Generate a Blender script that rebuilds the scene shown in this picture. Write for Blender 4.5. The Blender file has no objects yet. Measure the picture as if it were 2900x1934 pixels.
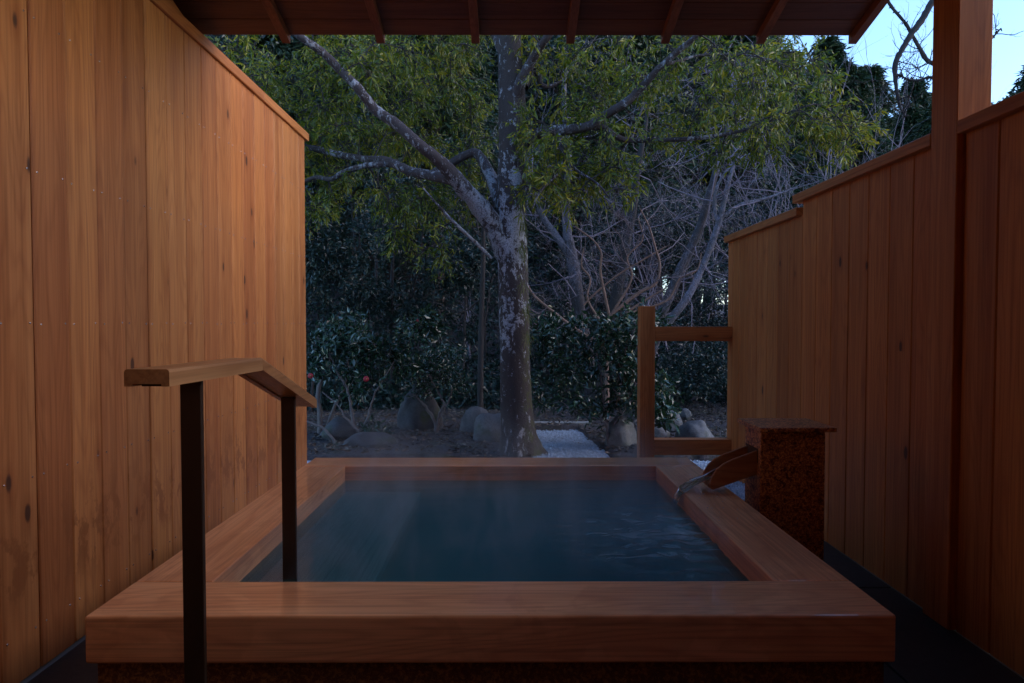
import bpy, bmesh, math, random
import numpy as np
from mathutils import Vector, Matrix, noise as mnoise

random.seed(7)
R = np.random.default_rng(11)
S = bpy.context.scene
COL = S.collection
PI = math.pi

# ------------------------------------------------------------------ camera
cam = bpy.data.cameras.new('camera')
cam.sensor_width = 36.0
cam.lens = 1830.0 / 2900.0 * 36.0
cam.clip_start, cam.clip_end = 0.05, 600
co = bpy.data.objects.new('camera', cam)
COL.objects.link(co)
EYE = Vector((0, 0, 1.2))
PITCH, YAW = math.atan(51 / 1830), math.atan(6 / 1830)
co.location = EYE
co.rotation_euler = (PI / 2 - PITCH, 0, -YAW)
S.camera = co

# ------------------------------------------------------------------ sky, sun, exposure
SUN_EL, SUN_AZ = 24.0, 88.0          # azimuth measured from +Y towards +X
world = bpy.data.worlds.new('World')
S.world = world
world.use_nodes = True
wn = world.node_tree
bg = wn.nodes['Background']
sky = wn.nodes.new('ShaderNodeTexSky')
sky.sky_type = 'NISHITA'
sky.sun_disc = False
sky.sun_elevation = math.radians(SUN_EL)
sky.sun_rotation = math.radians(SUN_AZ)
sky.air_density, sky.dust_density, sky.ozone_density = 1.0, 0.4, 4.8
wn.links.new(sky.outputs[0], bg.inputs[0])
bg.inputs[1].default_value = 0.048
sun = bpy.data.lights.new('sun', 'SUN')
sun.energy = 0.235
sun.angle = math.radians(58)
sun.color = (1.0, 0.71, 0.55)
so = bpy.data.objects.new('sun', sun)
COL.objects.link(so)
so.rotation_euler = (math.radians(90 - SUN_EL), 0, math.radians(180 - SUN_AZ))
so.location = (30, 5, 20)
S.view_settings.view_transform = 'Standard'
S.view_settings.look = 'None'
S.view_settings.gamma = 1
S.view_settings.use_curve_mapping = False
S.view_settings.exposure = 3.14
S.cycles.use_denoising = True
S.cycles.max_bounces = 10
S.cycles.diffuse_bounces = 5
S.cycles.glossy_bounces = 4
S.cycles.transparent_max_bounces = 16
S.cycles.sample_clamp_indirect = 6

# ------------------------------------------------------------------ helpers
F0 = 1830.0
_cp, _sp, _cy, _sy = math.cos(PITCH), math.sin(PITCH), math.cos(YAW), math.sin(YAW)


def at(dx, dy, Y):
    """The point at depth Y in the direction where the photograph (2351 wide) shows (dx, dy)."""
    u, v = dx * 1.23352 - 1450, 967 - dy * 1.23352
    x, y, z = u, F0 * _cp + v * _sp, -F0 * _sp + v * _cp
    X, Yd = x * _cy + y * _sy, -x * _sy + y * _cy
    return Vector((X / Yd * Y, Y, 1.2 + z / Yd * Y))


def tag(o, label=None, cat=None, group=None, kind=None):
    if label: o['label'] = label
    if cat: o['category'] = cat
    if group: o['group'] = group
    if kind: o['kind'] = kind
    return o


def empty(name, loc=(0, 0, 0)):
    o = bpy.data.objects.new(name, None)
    o.empty_display_size = 0.1
    o.location = loc
    COL.objects.link(o)
    return o


def link(name, me, mat=None, parent=None, loc=None, smooth=False):
    if mat is not None and len(me.materials) == 0:
        me.materials.append(mat)
    o = bpy.data.objects.new(name, me)
    COL.objects.link(o)
    if parent is not None:
        o.parent = parent
    if loc is not None:
        o.location = loc
    return o


def np_mesh(name, verts, faces, smooth=False):
    """faces: (n, k) integer array, all faces with k corners."""
    verts = np.asarray(verts, dtype=np.float32).reshape(-1, 3)
    faces = np.asarray(faces, dtype=np.int32)
    n, k = faces.shape
    me = bpy.data.meshes.new(name)
    me.vertices.add(len(verts))
    me.vertices.foreach_set('co', verts.ravel())
    me.loops.add(n * k)
    me.loops.foreach_set('vertex_index', faces.ravel())
    me.polygons.add(n)
    me.polygons.foreach_set('loop_start', np.arange(0, n * k, k, dtype=np.int32))
    me.polygons.foreach_set('use_smooth', np.full(n, smooth, dtype=bool))
    me.update(calc_edges=True)
    me.validate()
    return me


def bm_mesh(name, bm, smooth=False):
    me = bpy.data.meshes.new(name)
    if smooth:
        for f in bm.faces: f.smooth = True
    bm.normal_update()
    bm.to_mesh(me)
    bm.free()
    return me


def box_mesh(name, x0, x1, y0, y1, z0, z1, bevel=0.0, seg=1):
    bm = bmesh.new()
    bmesh.ops.create_cube(bm, size=1)
    for v in bm.verts:
        v.co = Vector(((x0, x1)[v.co.x > 0], (y0, y1)[v.co.y > 0], (z0, z1)[v.co.z > 0]))
    if bevel > 0:
        bmesh.ops.bevel(bm, geom=list(bm.edges), offset=bevel, segments=seg, affect='EDGES', profile=0.5)
    return bm_mesh(name, bm)


def box(name, x0, x1, y0, y1, z0, z1, mat, parent=None, bevel=0.0, seg=1):
    """A box whose own origin is its base centre."""
    c = Vector(((x0 + x1) / 2, (y0 + y1) / 2, z0))
    me = box_mesh(name, x0 - c.x, x1 - c.x, y0 - c.y, y1 - c.y, 0, z1 - z0, bevel, seg)
    base = parent.location if parent is not None else Vector((0, 0, 0))
    return link(name, me, mat, parent, c - base)


class Tubes:
    def __init__(self):
        self.v, self.f, self.n = [], [], 0

    def add(self, pts, rad, sides=6, rough=0.0):
        pts = np.asarray([tuple(p) for p in pts], dtype=float)
        rad = np.asarray(rad, dtype=float)
        m = len(pts)
        t = np.gradient(pts, axis=0)
        t /= np.linalg.norm(t, axis=1)[:, None] + 1e-9
        ref = np.array([0.0, 1.0, 0.0]) if abs(t[0, 1]) < 0.9 else np.array([1.0, 0, 0])
        a = np.cross(t, ref)
        a /= np.linalg.norm(a, axis=1)[:, None] + 1e-9
        b = np.cross(t, a)
        ang = np.linspace(0, 2 * PI, sides, endpoint=False)
        r = rad[:, None] * (1 + rough * R.standard_normal((m, sides))) if rough else np.repeat(rad[:, None], sides, 1)
        ring = pts[:, None] + r[..., None] * (np.cos(ang)[None, :, None] * a[:, None] + np.sin(ang)[None, :, None] * b[:, None])
        self.v.append(ring.reshape(-1, 3))
        i = np.arange(m - 1)[:, None] * sides
        j = np.arange(sides)[None]
        k = (np.arange(sides)[None] + 1) % sides
        q = np.stack([i + j, i + k, i + sides + k, i + sides + j], -1).reshape(-1, 4) + self.n
        self.f.append(q)
        self.n += m * sides

    def mesh(self, name, smooth=True):
        return np_mesh(name, np.concatenate(self.v), np.concatenate(self.f), smooth)


def spline(pts, per=6):
    """Catmull-Rom through points (any width of row)."""
    P = np.asarray([tuple(p) for p in pts], dtype=float)
    P = np.vstack([2 * P[0] - P[1], P, 2 * P[-1] - P[-2]])
    out = []
    for i in range(1, len(P) - 2):
        for s in np.linspace(0, 1, per, endpoint=False):
            a, b, c, d = P[i - 1], P[i], P[i + 1], P[i + 2]
            out.append(0.5 * ((2 * b) + (c - a) * s + (2 * a - 5 * b + 4 * c - d) * s ** 2 + (3 * b - a - 3 * c + d) * s ** 3))
    out.append(P[-2])
    return np.array(out)


def unit(a):
    return a / (np.linalg.norm(a, axis=-1, keepdims=True) + 1e-9)


def leaves(pos, d, length, width, droop=0.25, fold=0.25):
    """Pointed leaves: rows of base points and directions -> verts, quads (two facets each)."""
    n = len(pos)
    d = unit(d)
    side = unit(np.cross(d, R.standard_normal((n, 3))))
    up = np.cross(side, d)
    L = np.broadcast_to(np.asarray(length), (n,))[:, None]
    Wd = np.broadcast_to(np.asarray(width), (n,))[:, None]
    mid = pos + d * L * 0.48 + np.array([0, 0, -1.0]) * L * droop * 0.25
    tip = pos + d * L + np.array([0, 0, -1.0]) * L * droop
    l = mid + side * Wd * 0.5 + up * Wd * fold
    r = mid - side * Wd * 0.5 + up * Wd * fold
    v = np.stack([pos, l, tip, r, mid], 1).reshape(-1, 3)
    b = np.arange(n)[:, None] * 5
    tri = np.concatenate([b + np.array([[0, 4, 1]]), b + np.array([[1, 4, 2]]), b + np.array([[0, 3, 4]]), b + np.array([[4, 3, 2]])], 1).reshape(-1, 3)
    return v, tri


# ------------------------------------------------------------------ node helpers
class NT:
    def __init__(self, name):
        self.m = bpy.data.materials.new(name)
        self.m.use_nodes = True
        self.t = self.m.node_tree
        self.b = self.t.nodes['Principled BSDF']
        self.out = self.t.nodes['Material Output']

    def n(self, typ, **kw):
        x = self.t.nodes.new(typ)
        for k, v in kw.items(): setattr(x, k, v)
        return x

    def set(self, sock, v):
        if hasattr(v, 'is_linked') or isinstance(v, bpy.types.NodeSocket):
            self.t.links.new(v, sock)
        elif isinstance(v, (tuple, list)) and len(v) == 3 and sock.type == 'RGBA':
            sock.default_value = (*v, 1)
        else:
            sock.default_value = v

    def math(self, op, a, b=0.0, c=0.0, clamp=False):
        x = self.n('ShaderNodeMath', operation=op, use_clamp=clamp)
        self.set(x.inputs[0], a); self.set(x.inputs[1], b); self.set(x.inputs[2], c)
        return x.outputs[0]

    def vmath(self, op, a, b=(0, 0, 0)):
        x = self.n('ShaderNodeVectorMath', operation=op)
        self.set(x.inputs[0], a); self.set(x.inputs[1], b)
        return x.outputs[0]

    def mix(self, fac, a, b, blend='MIX'):
        x = self.n('ShaderNodeMix', data_type='RGBA', blend_type=blend)
        self.set(x.inputs[0], fac); self.set(x.inputs[6], a); self.set(x.inputs[7], b)
        return x.outputs[2]

    def noise(self, vec, scale, detail=4, rough=0.6, dist=0.0):
        x = self.n('ShaderNodeTexNoise')
        if vec is not None: self.set(x.inputs['Vector'], vec)
        x.inputs['Scale'].default_value = scale
        x.inputs['Detail'].default_value = detail
        x.inputs['Roughness'].default_value = rough
        x.inputs['Distortion'].default_value = dist
        return x.outputs[0]

    def vor(self, vec, scale, feature='F1', rnd=1.0):
        x = self.n('ShaderNodeTexVoronoi', feature=feature)
        if vec is not None: self.set(x.inputs['Vector'], vec)
        x.inputs['Scale'].default_value = scale
        x.inputs['Randomness'].default_value = rnd
        return x

    def ramp(self, fac, stops, interp='LINEAR'):
        x = self.n('ShaderNodeValToRGB')
        x.color_ramp.interpolation = interp
        e = x.color_ramp.elements
        while len(e) > 1: e.remove(e[-1])
        for i, (p, c) in enumerate(stops):
            q = e[0] if i == 0 else e.new(p)
            q.position = p
            q.color = (*c, 1) if len(c) == 3 else c
        self.set(x.inputs[0], fac)
        return x.outputs[0]

    def step(self, v, lo, hi):
        x = self.n('ShaderNodeMapRange', interpolation_type='SMOOTHSTEP')
        self.set(x.inputs[0], v)
        x.inputs[1].default_value, x.inputs[2].default_value = lo, hi
        return x.outputs[0]

    def obj(self):
        return self.n('ShaderNodeTexCoord').outputs['Object']

    def sep(self, v):
        x = self.n('ShaderNodeSeparateXYZ')
        self.set(x.inputs[0], v)
        return x.outputs

    def bump(self, h, strength=0.3, dist=0.01):
        x = self.n('ShaderNodeBump')
        x.inputs['Strength'].default_value = strength
        x.inputs['Distance'].default_value = dist
        self.set(x.inputs['Height'], h)
        self.set(self.b.inputs['Normal'], x.outputs[0])

    def col(self, c): self.set(self.b.inputs['Base Color'], c)
    def rough(self, r): self.set(self.b.inputs['Roughness'], r)


def wood(name, axis, light, dark, knots=0.6, rough=0.5, red=0.5, stains=False, wet=False):
    """Sawn softwood: streaks and growth lines along one axis, each board its own cut, knots."""
    k = NT(name)
    oi = k.n('ShaderNodeObjectInfo').outputs['Random']
    w = k.n('ShaderNodeCombineXYZ')
    k.set(w.inputs[0], k.math('MULTIPLY', oi, 13.7)); k.set(w.inputs[1], k.math('MULTIPLY', oi, 41.3)); k.set(w.inputs[2], k.math('MULTIPLY', oi, 71.9))
    o = k.obj()
    p = k.vmath('ADD', o, w.outputs[0])

    def sc(al, ac): return tuple(al if i == axis else ac for i in range(3))
    fine = k.noise(k.vmath('MULTIPLY', p, sc(1.6, 120)), 1.0, 3, 0.6)
    broad = k.noise(k.vmath('MULTIPLY', p, sc(0.45, 14)), 1.0, 3, 0.55)
    ringn = k.noise(k.vmath('MULTIPLY', p, sc(0.55, 5.5)), 1.0, 2, 0.45)
    rings = k.math('SINE', k.math('MULTIPLY', ringn, 130))
    rings = k.math('MULTIPLY_ADD', rings, 0.5, 0.5)
    rings = k.math('POWER', rings, 2.5)
    c = k.mix(k.step(broad, 0.3, 0.72), light, dark)
    c = k.mix(k.math('MULTIPLY', rings, 0.32), c, k.mix(1.0, c, (0.62, 0.5, 0.45), 'MULTIPLY'))
    c = k.mix(k.step(fine, 0.35, 0.8), k.mix(1.0, c, (1.07, 1.07, 1.07), 'MULTIPLY'), k.mix(1.0, c, (0.74, 0.7, 0.68), 'MULTIPLY'))
    hue = k.ramp(k.math('FRACT', k.math('MULTIPLY', oi, 7.31)), [(0.0, (1.0, 1.0, 1.0)), (0.25, (0.86, 0.74, 0.74)), (0.42, (1.06, 1.08, 1.05)), (0.6, (0.8, 0.76, 0.78)), (0.78, (1.1, 1.02, 0.95)), (1.0, (0.92, 0.86, 0.84))])
    c = k.mix(red, c, k.mix(1.0, c, hue, 'MULTIPLY'))
    if knots > 0:
        wob = k.noise(p, 9.0, 2)
        kp = k.vmath('ADD', k.vmath('MULTIPLY', p, sc(3.6, 8.5)), k.vmath('MULTIPLY', k.n('ShaderNodeTexNoise').outputs[1], (0.0, 0.0, 0.0)))
        vo = k.vor(kp, 1.0)
        kd = k.math('ADD', vo.outputs['Distance'], k.math('MULTIPLY', wob, 0.1))
        has = k.math('GREATER_THAN', k.math('FRACT', k.math('MULTIPLY', oi, 3.77)), 1 - knots)
        rare = k.math('GREATER_THAN', k.sep(vo.outputs['Color'])[0], 0.45)
        has = k.math('MULTIPLY', has, rare)
        core = k.math('MULTIPLY', k.math('SUBTRACT', 1, k.step(kd, 0.12, 0.19)), has)
        halo = k.math('MULTIPLY', k.math('SUBTRACT', 1, k.step(kd, 0.16, 0.42)), has)
        c = k.mix(k.math('MULTIPLY', halo, 0.4), c, k.mix(1.0, c, (0.68, 0.52, 0.45), 'MULTIPLY'))
        c = k.mix(k.math('MULTIPLY', core, 0.85), c, (0.05, 0.022, 0.014))
    if stains:
        z = k.sep(o)[2]
        sn = k.noise(k.vmath('MULTIPLY', p, (9, 9, 5)), 1.0, 5, 0.7)
        zone = k.math('MULTIPLY', k.step(z, 0.18, 0.34), k.math('SUBTRACT', 1, k.step(z, 0.4, 0.72)))
        c = k.mix(k.math('MULTIPLY', k.math('MULTIPLY', k.step(sn, 0.5, 0.58), zone), 0.8), c, (0.3, 0.1, 0.03))
    if wet:
        pud = k.step(k.noise(o, 3.4, 5, 0.6, 0.3), 0.5, 0.56)
        c = k.mix(k.math('MULTIPLY', pud, 0.35), c, k.mix(1.0, c, (0.72, 0.62, 0.58), 'MULTIPLY'))
    k.col(c)
    rr = k.noise(k.vmath('MULTIPLY', o, sc(2.0, 9.0)), 1.0, 3)
    k.rough(k.math('MULTIPLY_ADD', rr, 0.22, rough - 0.11))
    if wet:
        k.b.inputs['Coat Weight'].default_value = 1.0
        k.b.inputs['Coat IOR'].default_value = 1.4
        k.set(k.b.inputs['Coat Roughness'], k.math('MULTIPLY_ADD', pud, -0.14, 0.16))
    k.b.inputs['Specular IOR Level'].default_value = 0.35
    k.bump(k.math('ADD', fine, k.math('MULTIPLY', rings, 0.3)), 0.12, 0.002)
    return k.m


CEDAR_L, CEDAR_D = (0.58, 0.25, 0.082), (0.45, 0.168, 0.05)
m_wall = wood('cedar_boards', 2, CEDAR_L, CEDAR_D, 0.75, 0.55, 0.9, stains=True)
m_wallr = wood('cedar_boards_weathered', 2, (0.56, 0.22, 0.06), (0.44, 0.15, 0.037), 0.85, 0.55, 0.9)
m_cedar_x = wood('cedar_along_width', 0, (0.56, 0.22, 0.065), (0.42, 0.145, 0.04), 0.4, 0.5, 0.6)
m_cedar_y = wood('cedar_along_depth', 1, (0.56, 0.235, 0.075), (0.44, 0.165, 0.05), 0.4, 0.5, 0.6)
m_cedar_z = wood('cedar_upright', 2, (0.56, 0.22, 0.065), (0.42, 0.145, 0.04), 0.7, 0.5, 0.6)
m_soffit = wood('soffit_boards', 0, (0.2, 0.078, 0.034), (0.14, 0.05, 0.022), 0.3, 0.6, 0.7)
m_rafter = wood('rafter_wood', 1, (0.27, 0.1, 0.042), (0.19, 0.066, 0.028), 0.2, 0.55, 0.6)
m_hin_x = wood('cypress_wet_width', 0, (0.93, 0.5, 0.245), (0.84, 0.4, 0.185), 0.0, 0.32, 0.35, wet=True)
m_hin_y = wood('cypress_wet_depth', 1, (0.93, 0.5, 0.245), (0.84, 0.4, 0.185), 0.0, 0.32, 0.35, wet=True)
m_rail = wood('handrail_wood', 1, (0.5, 0.27, 0.115), (0.4, 0.19, 0.075), 0.0, 0.38, 0.3)


def plain(name, c, rough=0.6, metal=0.0, var=0.0, scale=20, bump=0.0):
    k = NT(name)
    k.rough(rough)
    k.b.inputs['Metallic'].default_value = metal
    if var:
        nz = k.noise(k.obj(), scale, 5, 0.65)
        k.col(k.mix(nz, tuple(max(0, x * (1 - var)) for x in c), tuple(x * (1 + var) for x in c)))
        if bump: k.bump(nz, bump, 0.01)
    else:
        k.col(c)
    return k.m


def granite(name='brown_granite', q=1.0):
    k = NT(name)
    o = k.obj()
    a = k.noise(o, 95, 4, 0.7, 0.6)
    b = k.noise(o, 42, 4, 0.65, 1.2)
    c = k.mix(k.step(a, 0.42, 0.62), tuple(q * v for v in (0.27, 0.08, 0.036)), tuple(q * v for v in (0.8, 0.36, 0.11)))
    c = k.mix(k.step(b, 0.5, 0.62), c, (0.1, 0.028, 0.018))
    k.col(c)
    k.rough(0.45)
    k.bump(a, 0.25, 0.003)
    return k.m


def slate():
    k = NT('dark_slate')
    o = k.obj()
    oi = k.n('ShaderNodeObjectInfo').outputs['Random']
    a = k.noise(o, 14, 6, 0.65)
    c = k.mix(a, (0.012, 0.0115, 0.0125), (0.03, 0.029, 0.03))
    k.col(k.mix(oi, c, k.mix(1.0, c, (0.75, 0.75, 0.78), 'MULTIPLY')))
    k.rough(k.math('MULTIPLY_ADD', a, 0.25, 0.38))
    k.bump(a, 0.25, 0.01)
    return k.m


m_granite, m_slate = granite(), slate()
m_base = granite('wet_shaded_granite', 0.4)  # same granite darkened: wet, and shade under the rim put into its colour
m_post = plain('bronze_steel', (0.055, 0.032, 0.02), 0.42, 0.4, 0.25, 12)
m_screw = plain('screw_steel', (0.75, 0.75, 0.76), 0.25, 1.0)
m_dark = plain('dark_backing', (0.06, 0.025, 0.012), 0.8)
m_concrete = plain('kerb_concrete', (0.3, 0.3, 0.29), 0.8, 0, 0.25, 25, 0.3)
m_roofsheet = plain('roof_copper_sheet', (0.035, 0.035, 0.038), 0.6)


def leafmat(name, c1, c2, c3, rough=0.35, trans=0.25, spec=0.5):
    k = NT(name)
    g = k.n('ShaderNodeNewGeometry')
    rnd = g.outputs['Random Per Island']
    big = k.noise(g.outputs['Position'], 1.1, 3)
    f = k.math('ADD', k.math('MULTIPLY', rnd, 0.7), k.math('MULTIPLY', k.math('SUBTRACT', big, 0.38), 1.3), clamp=True)
    c = k.ramp(f, [(0.0, c1), (0.5, c2), (1.0, c3)])
    k.col(c)
    k.rough(rough)
    k.b.inputs['Specular IOR Level'].default_value = spec
    tr = k.n('ShaderNodeBsdfTranslucent')
    k.set(tr.inputs[0], k.mix(1.0, c, (1.1, 1.25, 0.5), 'MULTIPLY'))
    mx = k.n('ShaderNodeMixShader')
    mx.inputs[0].default_value = trans
    k.t.links.new(k.b.outputs[0], mx.inputs[1])
    k.t.links.new(tr.outputs[0], mx.inputs[2])
    k.t.links.new(mx.outputs[0], k.out.inputs[0])
    return k.m


m_oakleaf = leafmat('narrow_oak_leaves', (0.045, 0.08, 0.014), (0.13, 0.17, 0.024), (0.42, 0.34, 0.036), 0.24, 0.38, 0.6)
m_camleaf = leafmat('camellia_leaves', (0.013, 0.036, 0.023), (0.022, 0.056, 0.035), (0.044, 0.088, 0.042), 0.18, 0.1, 0.7)
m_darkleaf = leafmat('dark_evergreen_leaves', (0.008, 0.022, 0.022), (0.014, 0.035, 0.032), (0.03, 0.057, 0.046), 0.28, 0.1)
m_needle = leafmat('conifer_sprays', (0.012, 0.03, 0.018), (0.022, 0.046, 0.024), (0.045, 0.07, 0.03), 0.5, 0.1, 0.3)
m_fern = leafmat('hanging_fern', (0.06, 0.08, 0.015), (0.1, 0.12, 0.02), (0.16, 0.16, 0.035), 0.5, 0.3)
m_litter = leafmat('fallen_leaves', (0.03, 0.022, 0.018), (0.08, 0.06, 0.05), (0.24, 0.2, 0.17), 0.7, 0.0)


def lichen_bark(name, bark, lich, lo, hi, moss=True):
    k = NT(name)
    o = k.obj()
    x, y, z = k.sep(o)
    st = k.vmath('MULTIPLY', o, (1, 1, 0.55))
    big = k.noise(st, 3.2, 3, 0.55)
    sm = k.noise(st, 22, 5, 0.72, 0.4)
    crust = k.noise(o, 75, 3, 0.6)
    v = k.math('ADD', k.math('MULTIPLY', big, 0.5), k.math('MULTIPLY', sm, 0.62))
    if moss:
        v = k.math('SUBTRACT', v, k.math('MULTIPLY', k.step(x, 0.0, 0.16), 0.16))
        v = k.math('ADD', v, k.math('MULTIPLY', k.math('MULTIPLY', k.step(z, 1.0, 1.45), k.math('SUBTRACT', 1, k.step(z, 1.9, 2.9))), 0.05))
        v = k.math('SUBTRACT', v, k.math('MULTIPLY', k.step(z, 2.2, 3.4), 0.06))
        for (px, pz, pr) in ((-0.02, 2.53, 0.11), (0.0, 2.14, 0.14), (-0.06, 3.12, 0.05), (-0.02, 2.84, 0.05)):
            dd = k.vmath('LENGTH', k.vmath('MULTIPLY', k.vmath('SUBTRACT', o, (px, -0.13, pz)), (1.2, 0.4, 0.85)))
            x_ = dd.node.outputs['Value']
            v = k.math('ADD', v, k.math('MULTIPLY', k.math('SUBTRACT', 1, k.step(k.math('ADD', x_, k.math('MULTIPLY', k.math('SUBTRACT', sm, 0.3), 0.32)), pr * 0.85, pr * 1.25)), 0.3))
    else:
        df = k.n('ShaderNodeVectorMath', operation='DISTANCE')
        k.set(df.inputs[0], o); df.inputs[1].default_value = (-0.3, 0.0, 2.2)
        v = k.math('ADD', v, k.math('MULTIPLY', k.math('SUBTRACT', 1, k.step(df.outputs['Value'], 0.35, 0.8)), 0.06))
    v = k.math('MAXIMUM', v, k.math('MULTIPLY', k.noise(st, 21, 6, 0.74, 0.3), 1.04))
    mask = k.step(v, lo, hi)
    b = k.mix(k.noise(k.vmath('MULTIPLY', o, (18, 18, 5)), 1.0, 5, 0.7), tuple(q * 0.5 for q in bark), tuple(q * 1.5 for q in bark))
    if moss:
        mm = k.math('MULTIPLY', k.step(x, 0.0, 0.12), k.step(k.noise(st, 16, 5, 0.7), 0.47, 0.6))
        b = k.mix(mm, b, (0.055, 0.06, 0.016))
    l = k.mix(k.step(crust, 0.32, 0.6), tuple(q * 0.42 for q in lich), lich)
    k.col(k.mix(mask, b, l))
    k.rough(0.85)
    k.bump(k.math('ADD', k.math('MULTIPLY', mask, 0.4), k.math('ADD', sm, k.math('MULTIPLY', crust, 0.5))), 0.6, 0.02)
    return k.m


m_trunk = lichen_bark('lichened_bark', (0.042, 0.031, 0.031), (0.36, 0.37, 0.42), 0.605, 0.645)
m_limb = lichen_bark('limb_bark', (0.052, 0.039, 0.042), (0.31, 0.315, 0.36), 0.595, 0.645, False)
m_greybark = lichen_bark('grey_bark', (0.075, 0.065, 0.07), (0.2, 0.185, 0.23), 0.56, 0.68, False)
m_palebark = lichen_bark('pale_bark', (0.13, 0.115, 0.125), (0.3, 0.275, 0.35), 0.52, 0.64, False)
m_twig = plain('grey_twigs', (0.24, 0.2, 0.25), 0.8, 0, 0.35, 6)
m_darktwig = plain('dark_twigs', (0.036, 0.03, 0.031), 0.85, 0, 0.35, 6)
m_myrtle = plain('peeling_orange_bark', (0.22, 0.125, 0.095), 0.6, 0, 0.5, 9)
m_myrtwig = plain('ruddy_twigs', (0.19, 0.15, 0.17), 0.7, 0, 0.5, 5)
m_cedarbark = plain('conifer_bark', (0.085, 0.055, 0.045), 0.9, 0, 0.4, 12, 0.4)
m_camstem = plain('camellia_bark', (0.15, 0.125, 0.125), 0.8, 0, 0.4, 14)


def rockmat(name, c, moss=0.0):
    k = NT(name)
    o = k.obj()
    a = k.noise(o, 5, 6, 0.65)
    b = k.noise(o, 45, 4, 0.7)
    f = k.math('ADD', k.math('MULTIPLY', a, 0.6), k.math('MULTIPLY', b, 0.4))
    cc = k.mix(k.step(f, 0.32, 0.68), tuple(x * 0.45 for x in c), tuple(x * 1.25 for x in c))
    if moss:
        cc = k.mix(k.math('MULTIPLY', k.step(k.noise(o, 4, 5, 0.6), 0.62 - moss * 0.25, 0.7), 0.9), cc, (0.035, 0.05, 0.014))
    k.col(cc)
    k.rough(0.8)
    k.bump(f, 0.5, 0.02)
    return k.m


m_rock = rockmat('grey_boulder', (0.12, 0.125, 0.14), 0.3)
m_rockdark = rockmat('dark_slab', (0.06, 0.058, 0.068), 0.4)
m_rockmoss = rockmat('mossy_rock', (0.2, 0.19, 0.19), 0.7)


def gravelmat():
    k = NT('pale_gravel')
    g = k.n('ShaderNodeNewGeometry')
    k.col(k.mix(g.outputs['Random Per Island'], (0.25, 0.33, 0.43), (0.54, 0.66, 0.8)))
    k.rough(0.75)
    return k.m


def gravelbed():
    k = NT('gravel_bed')
    o = k.obj()
    v = k.vor(o, 75)
    k.col(k.mix(k.sep(v.outputs['Color'])[0], (0.25, 0.33, 0.43), (0.52, 0.64, 0.78)))
    k.rough(0.8)
    k.bump(k.math('SUBTRACT', 1, v.outputs['Distance']), 0.6, 0.012)
    return k.m


def soil():
    k = NT('garden_soil')
    o = k.obj()
    a = k.noise(o, 2.2, 6, 0.7)
    b = k.noise(o, 38, 5, 0.75)
    c = k.mix(k.step(b, 0.35, 0.7), (0.026, 0.021, 0.024), (0.085, 0.074, 0.082))
    c = k.mix(k.math('MULTIPLY', k.step(a, 0.5, 0.66), 0.7), c, (0.03, 0.04, 0.016))
    k.col(c)
    k.rough(0.9)
    k.bump(b, 0.7, 0.03)
    return k.m


m_stone, m_gbed, m_soil = gravelmat(), gravelbed(), soil()

# ------------------------------------------------------------------ setting: terrain
GX0, GX1 = 0.2, 0.85


def in_gravel(x, y):
    w = 0.05 * np.sin(x * 9.1 + y * 3.0) + 0.04 * np.sin(x * 21.0)
    bed = (y < 5.6 + w * 0.4) & (np.abs(x) < 5.2)
    path = (y < 7.2 + w * 0.3) & (x > GX0) & (x < 0.88 - 0.07 * (y - 5.8) + w * 0.5)
    return bed | path


def ground_z(x, y):
    x, y = np.asarray(x, float), np.asarray(y, float)
    z = 0.035 + 0.02 * np.sin(x * 2.3 + 1) * np.sin(y * 1.9) + 0.012 * np.sin(x * 7.1) * np.sin(y * 6.3 + 2)
    z = np.where(in_gravel(x, y), -0.035, z)
    lefts = 1 / (1 + np.exp((x - 2.0 - (y - 10) * 0.12) / 1.6))
    far = np.clip(y - 8.6, 0, None)
    z = z + far * (0.04 + 0.4 * lefts) * np.clip(far / 4, 0, 1) + 0.15 * np.sin(x * 0.9) * np.clip(far / 5, 0, 1)
    return z


def grid_sheet(name, xs, ys, zf, mat):
    X, Y = np.meshgrid(xs, ys)
    Z = zf(X, Y)
    nx, ny = len(xs), len(ys)
    i = (np.arange(ny - 1)[:, None] * nx + np.arange(nx - 1)[None]).ravel()
    f = np.stack([i, i + 1, i + nx + 1, i + nx], 1)
    me = np_mesh(name, np.stack([X, Y, Z], -1).reshape(-1, 3), f, True)
    return tag(link(name, me, mat), kind='structure')


xs = np.concatenate([np.linspace(-160, -8, 30), np.linspace(-7.5, -3.1, 24), np.arange(-3, 3, 0.045), np.linspace(3.1, 12, 40), np.linspace(13, 160, 30)])
ys = np.concatenate([np.linspace(-60, 3.2, 16), np.arange(3.4, 8.2, 0.045), np.linspace(8.3, 30, 70), np.linspace(32, 160, 26)])
grid_sheet('ground', xs, ys, lambda X, Y: np.where(Y < 3.69, -0.06, ground_z(X, Y)), m_soil)
# gravel: bed sheet and loose stones
gx = np.arange(-5.4, 5.4, 0.12)
gy = np.arange(3.66, 7.3, 0.12)
grid_sheet('gravel_path', gx, gy, lambda X, Y: 0.0 + 0.004 * np.sin(X * 5) * np.sin(Y * 4), m_gbed)


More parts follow.
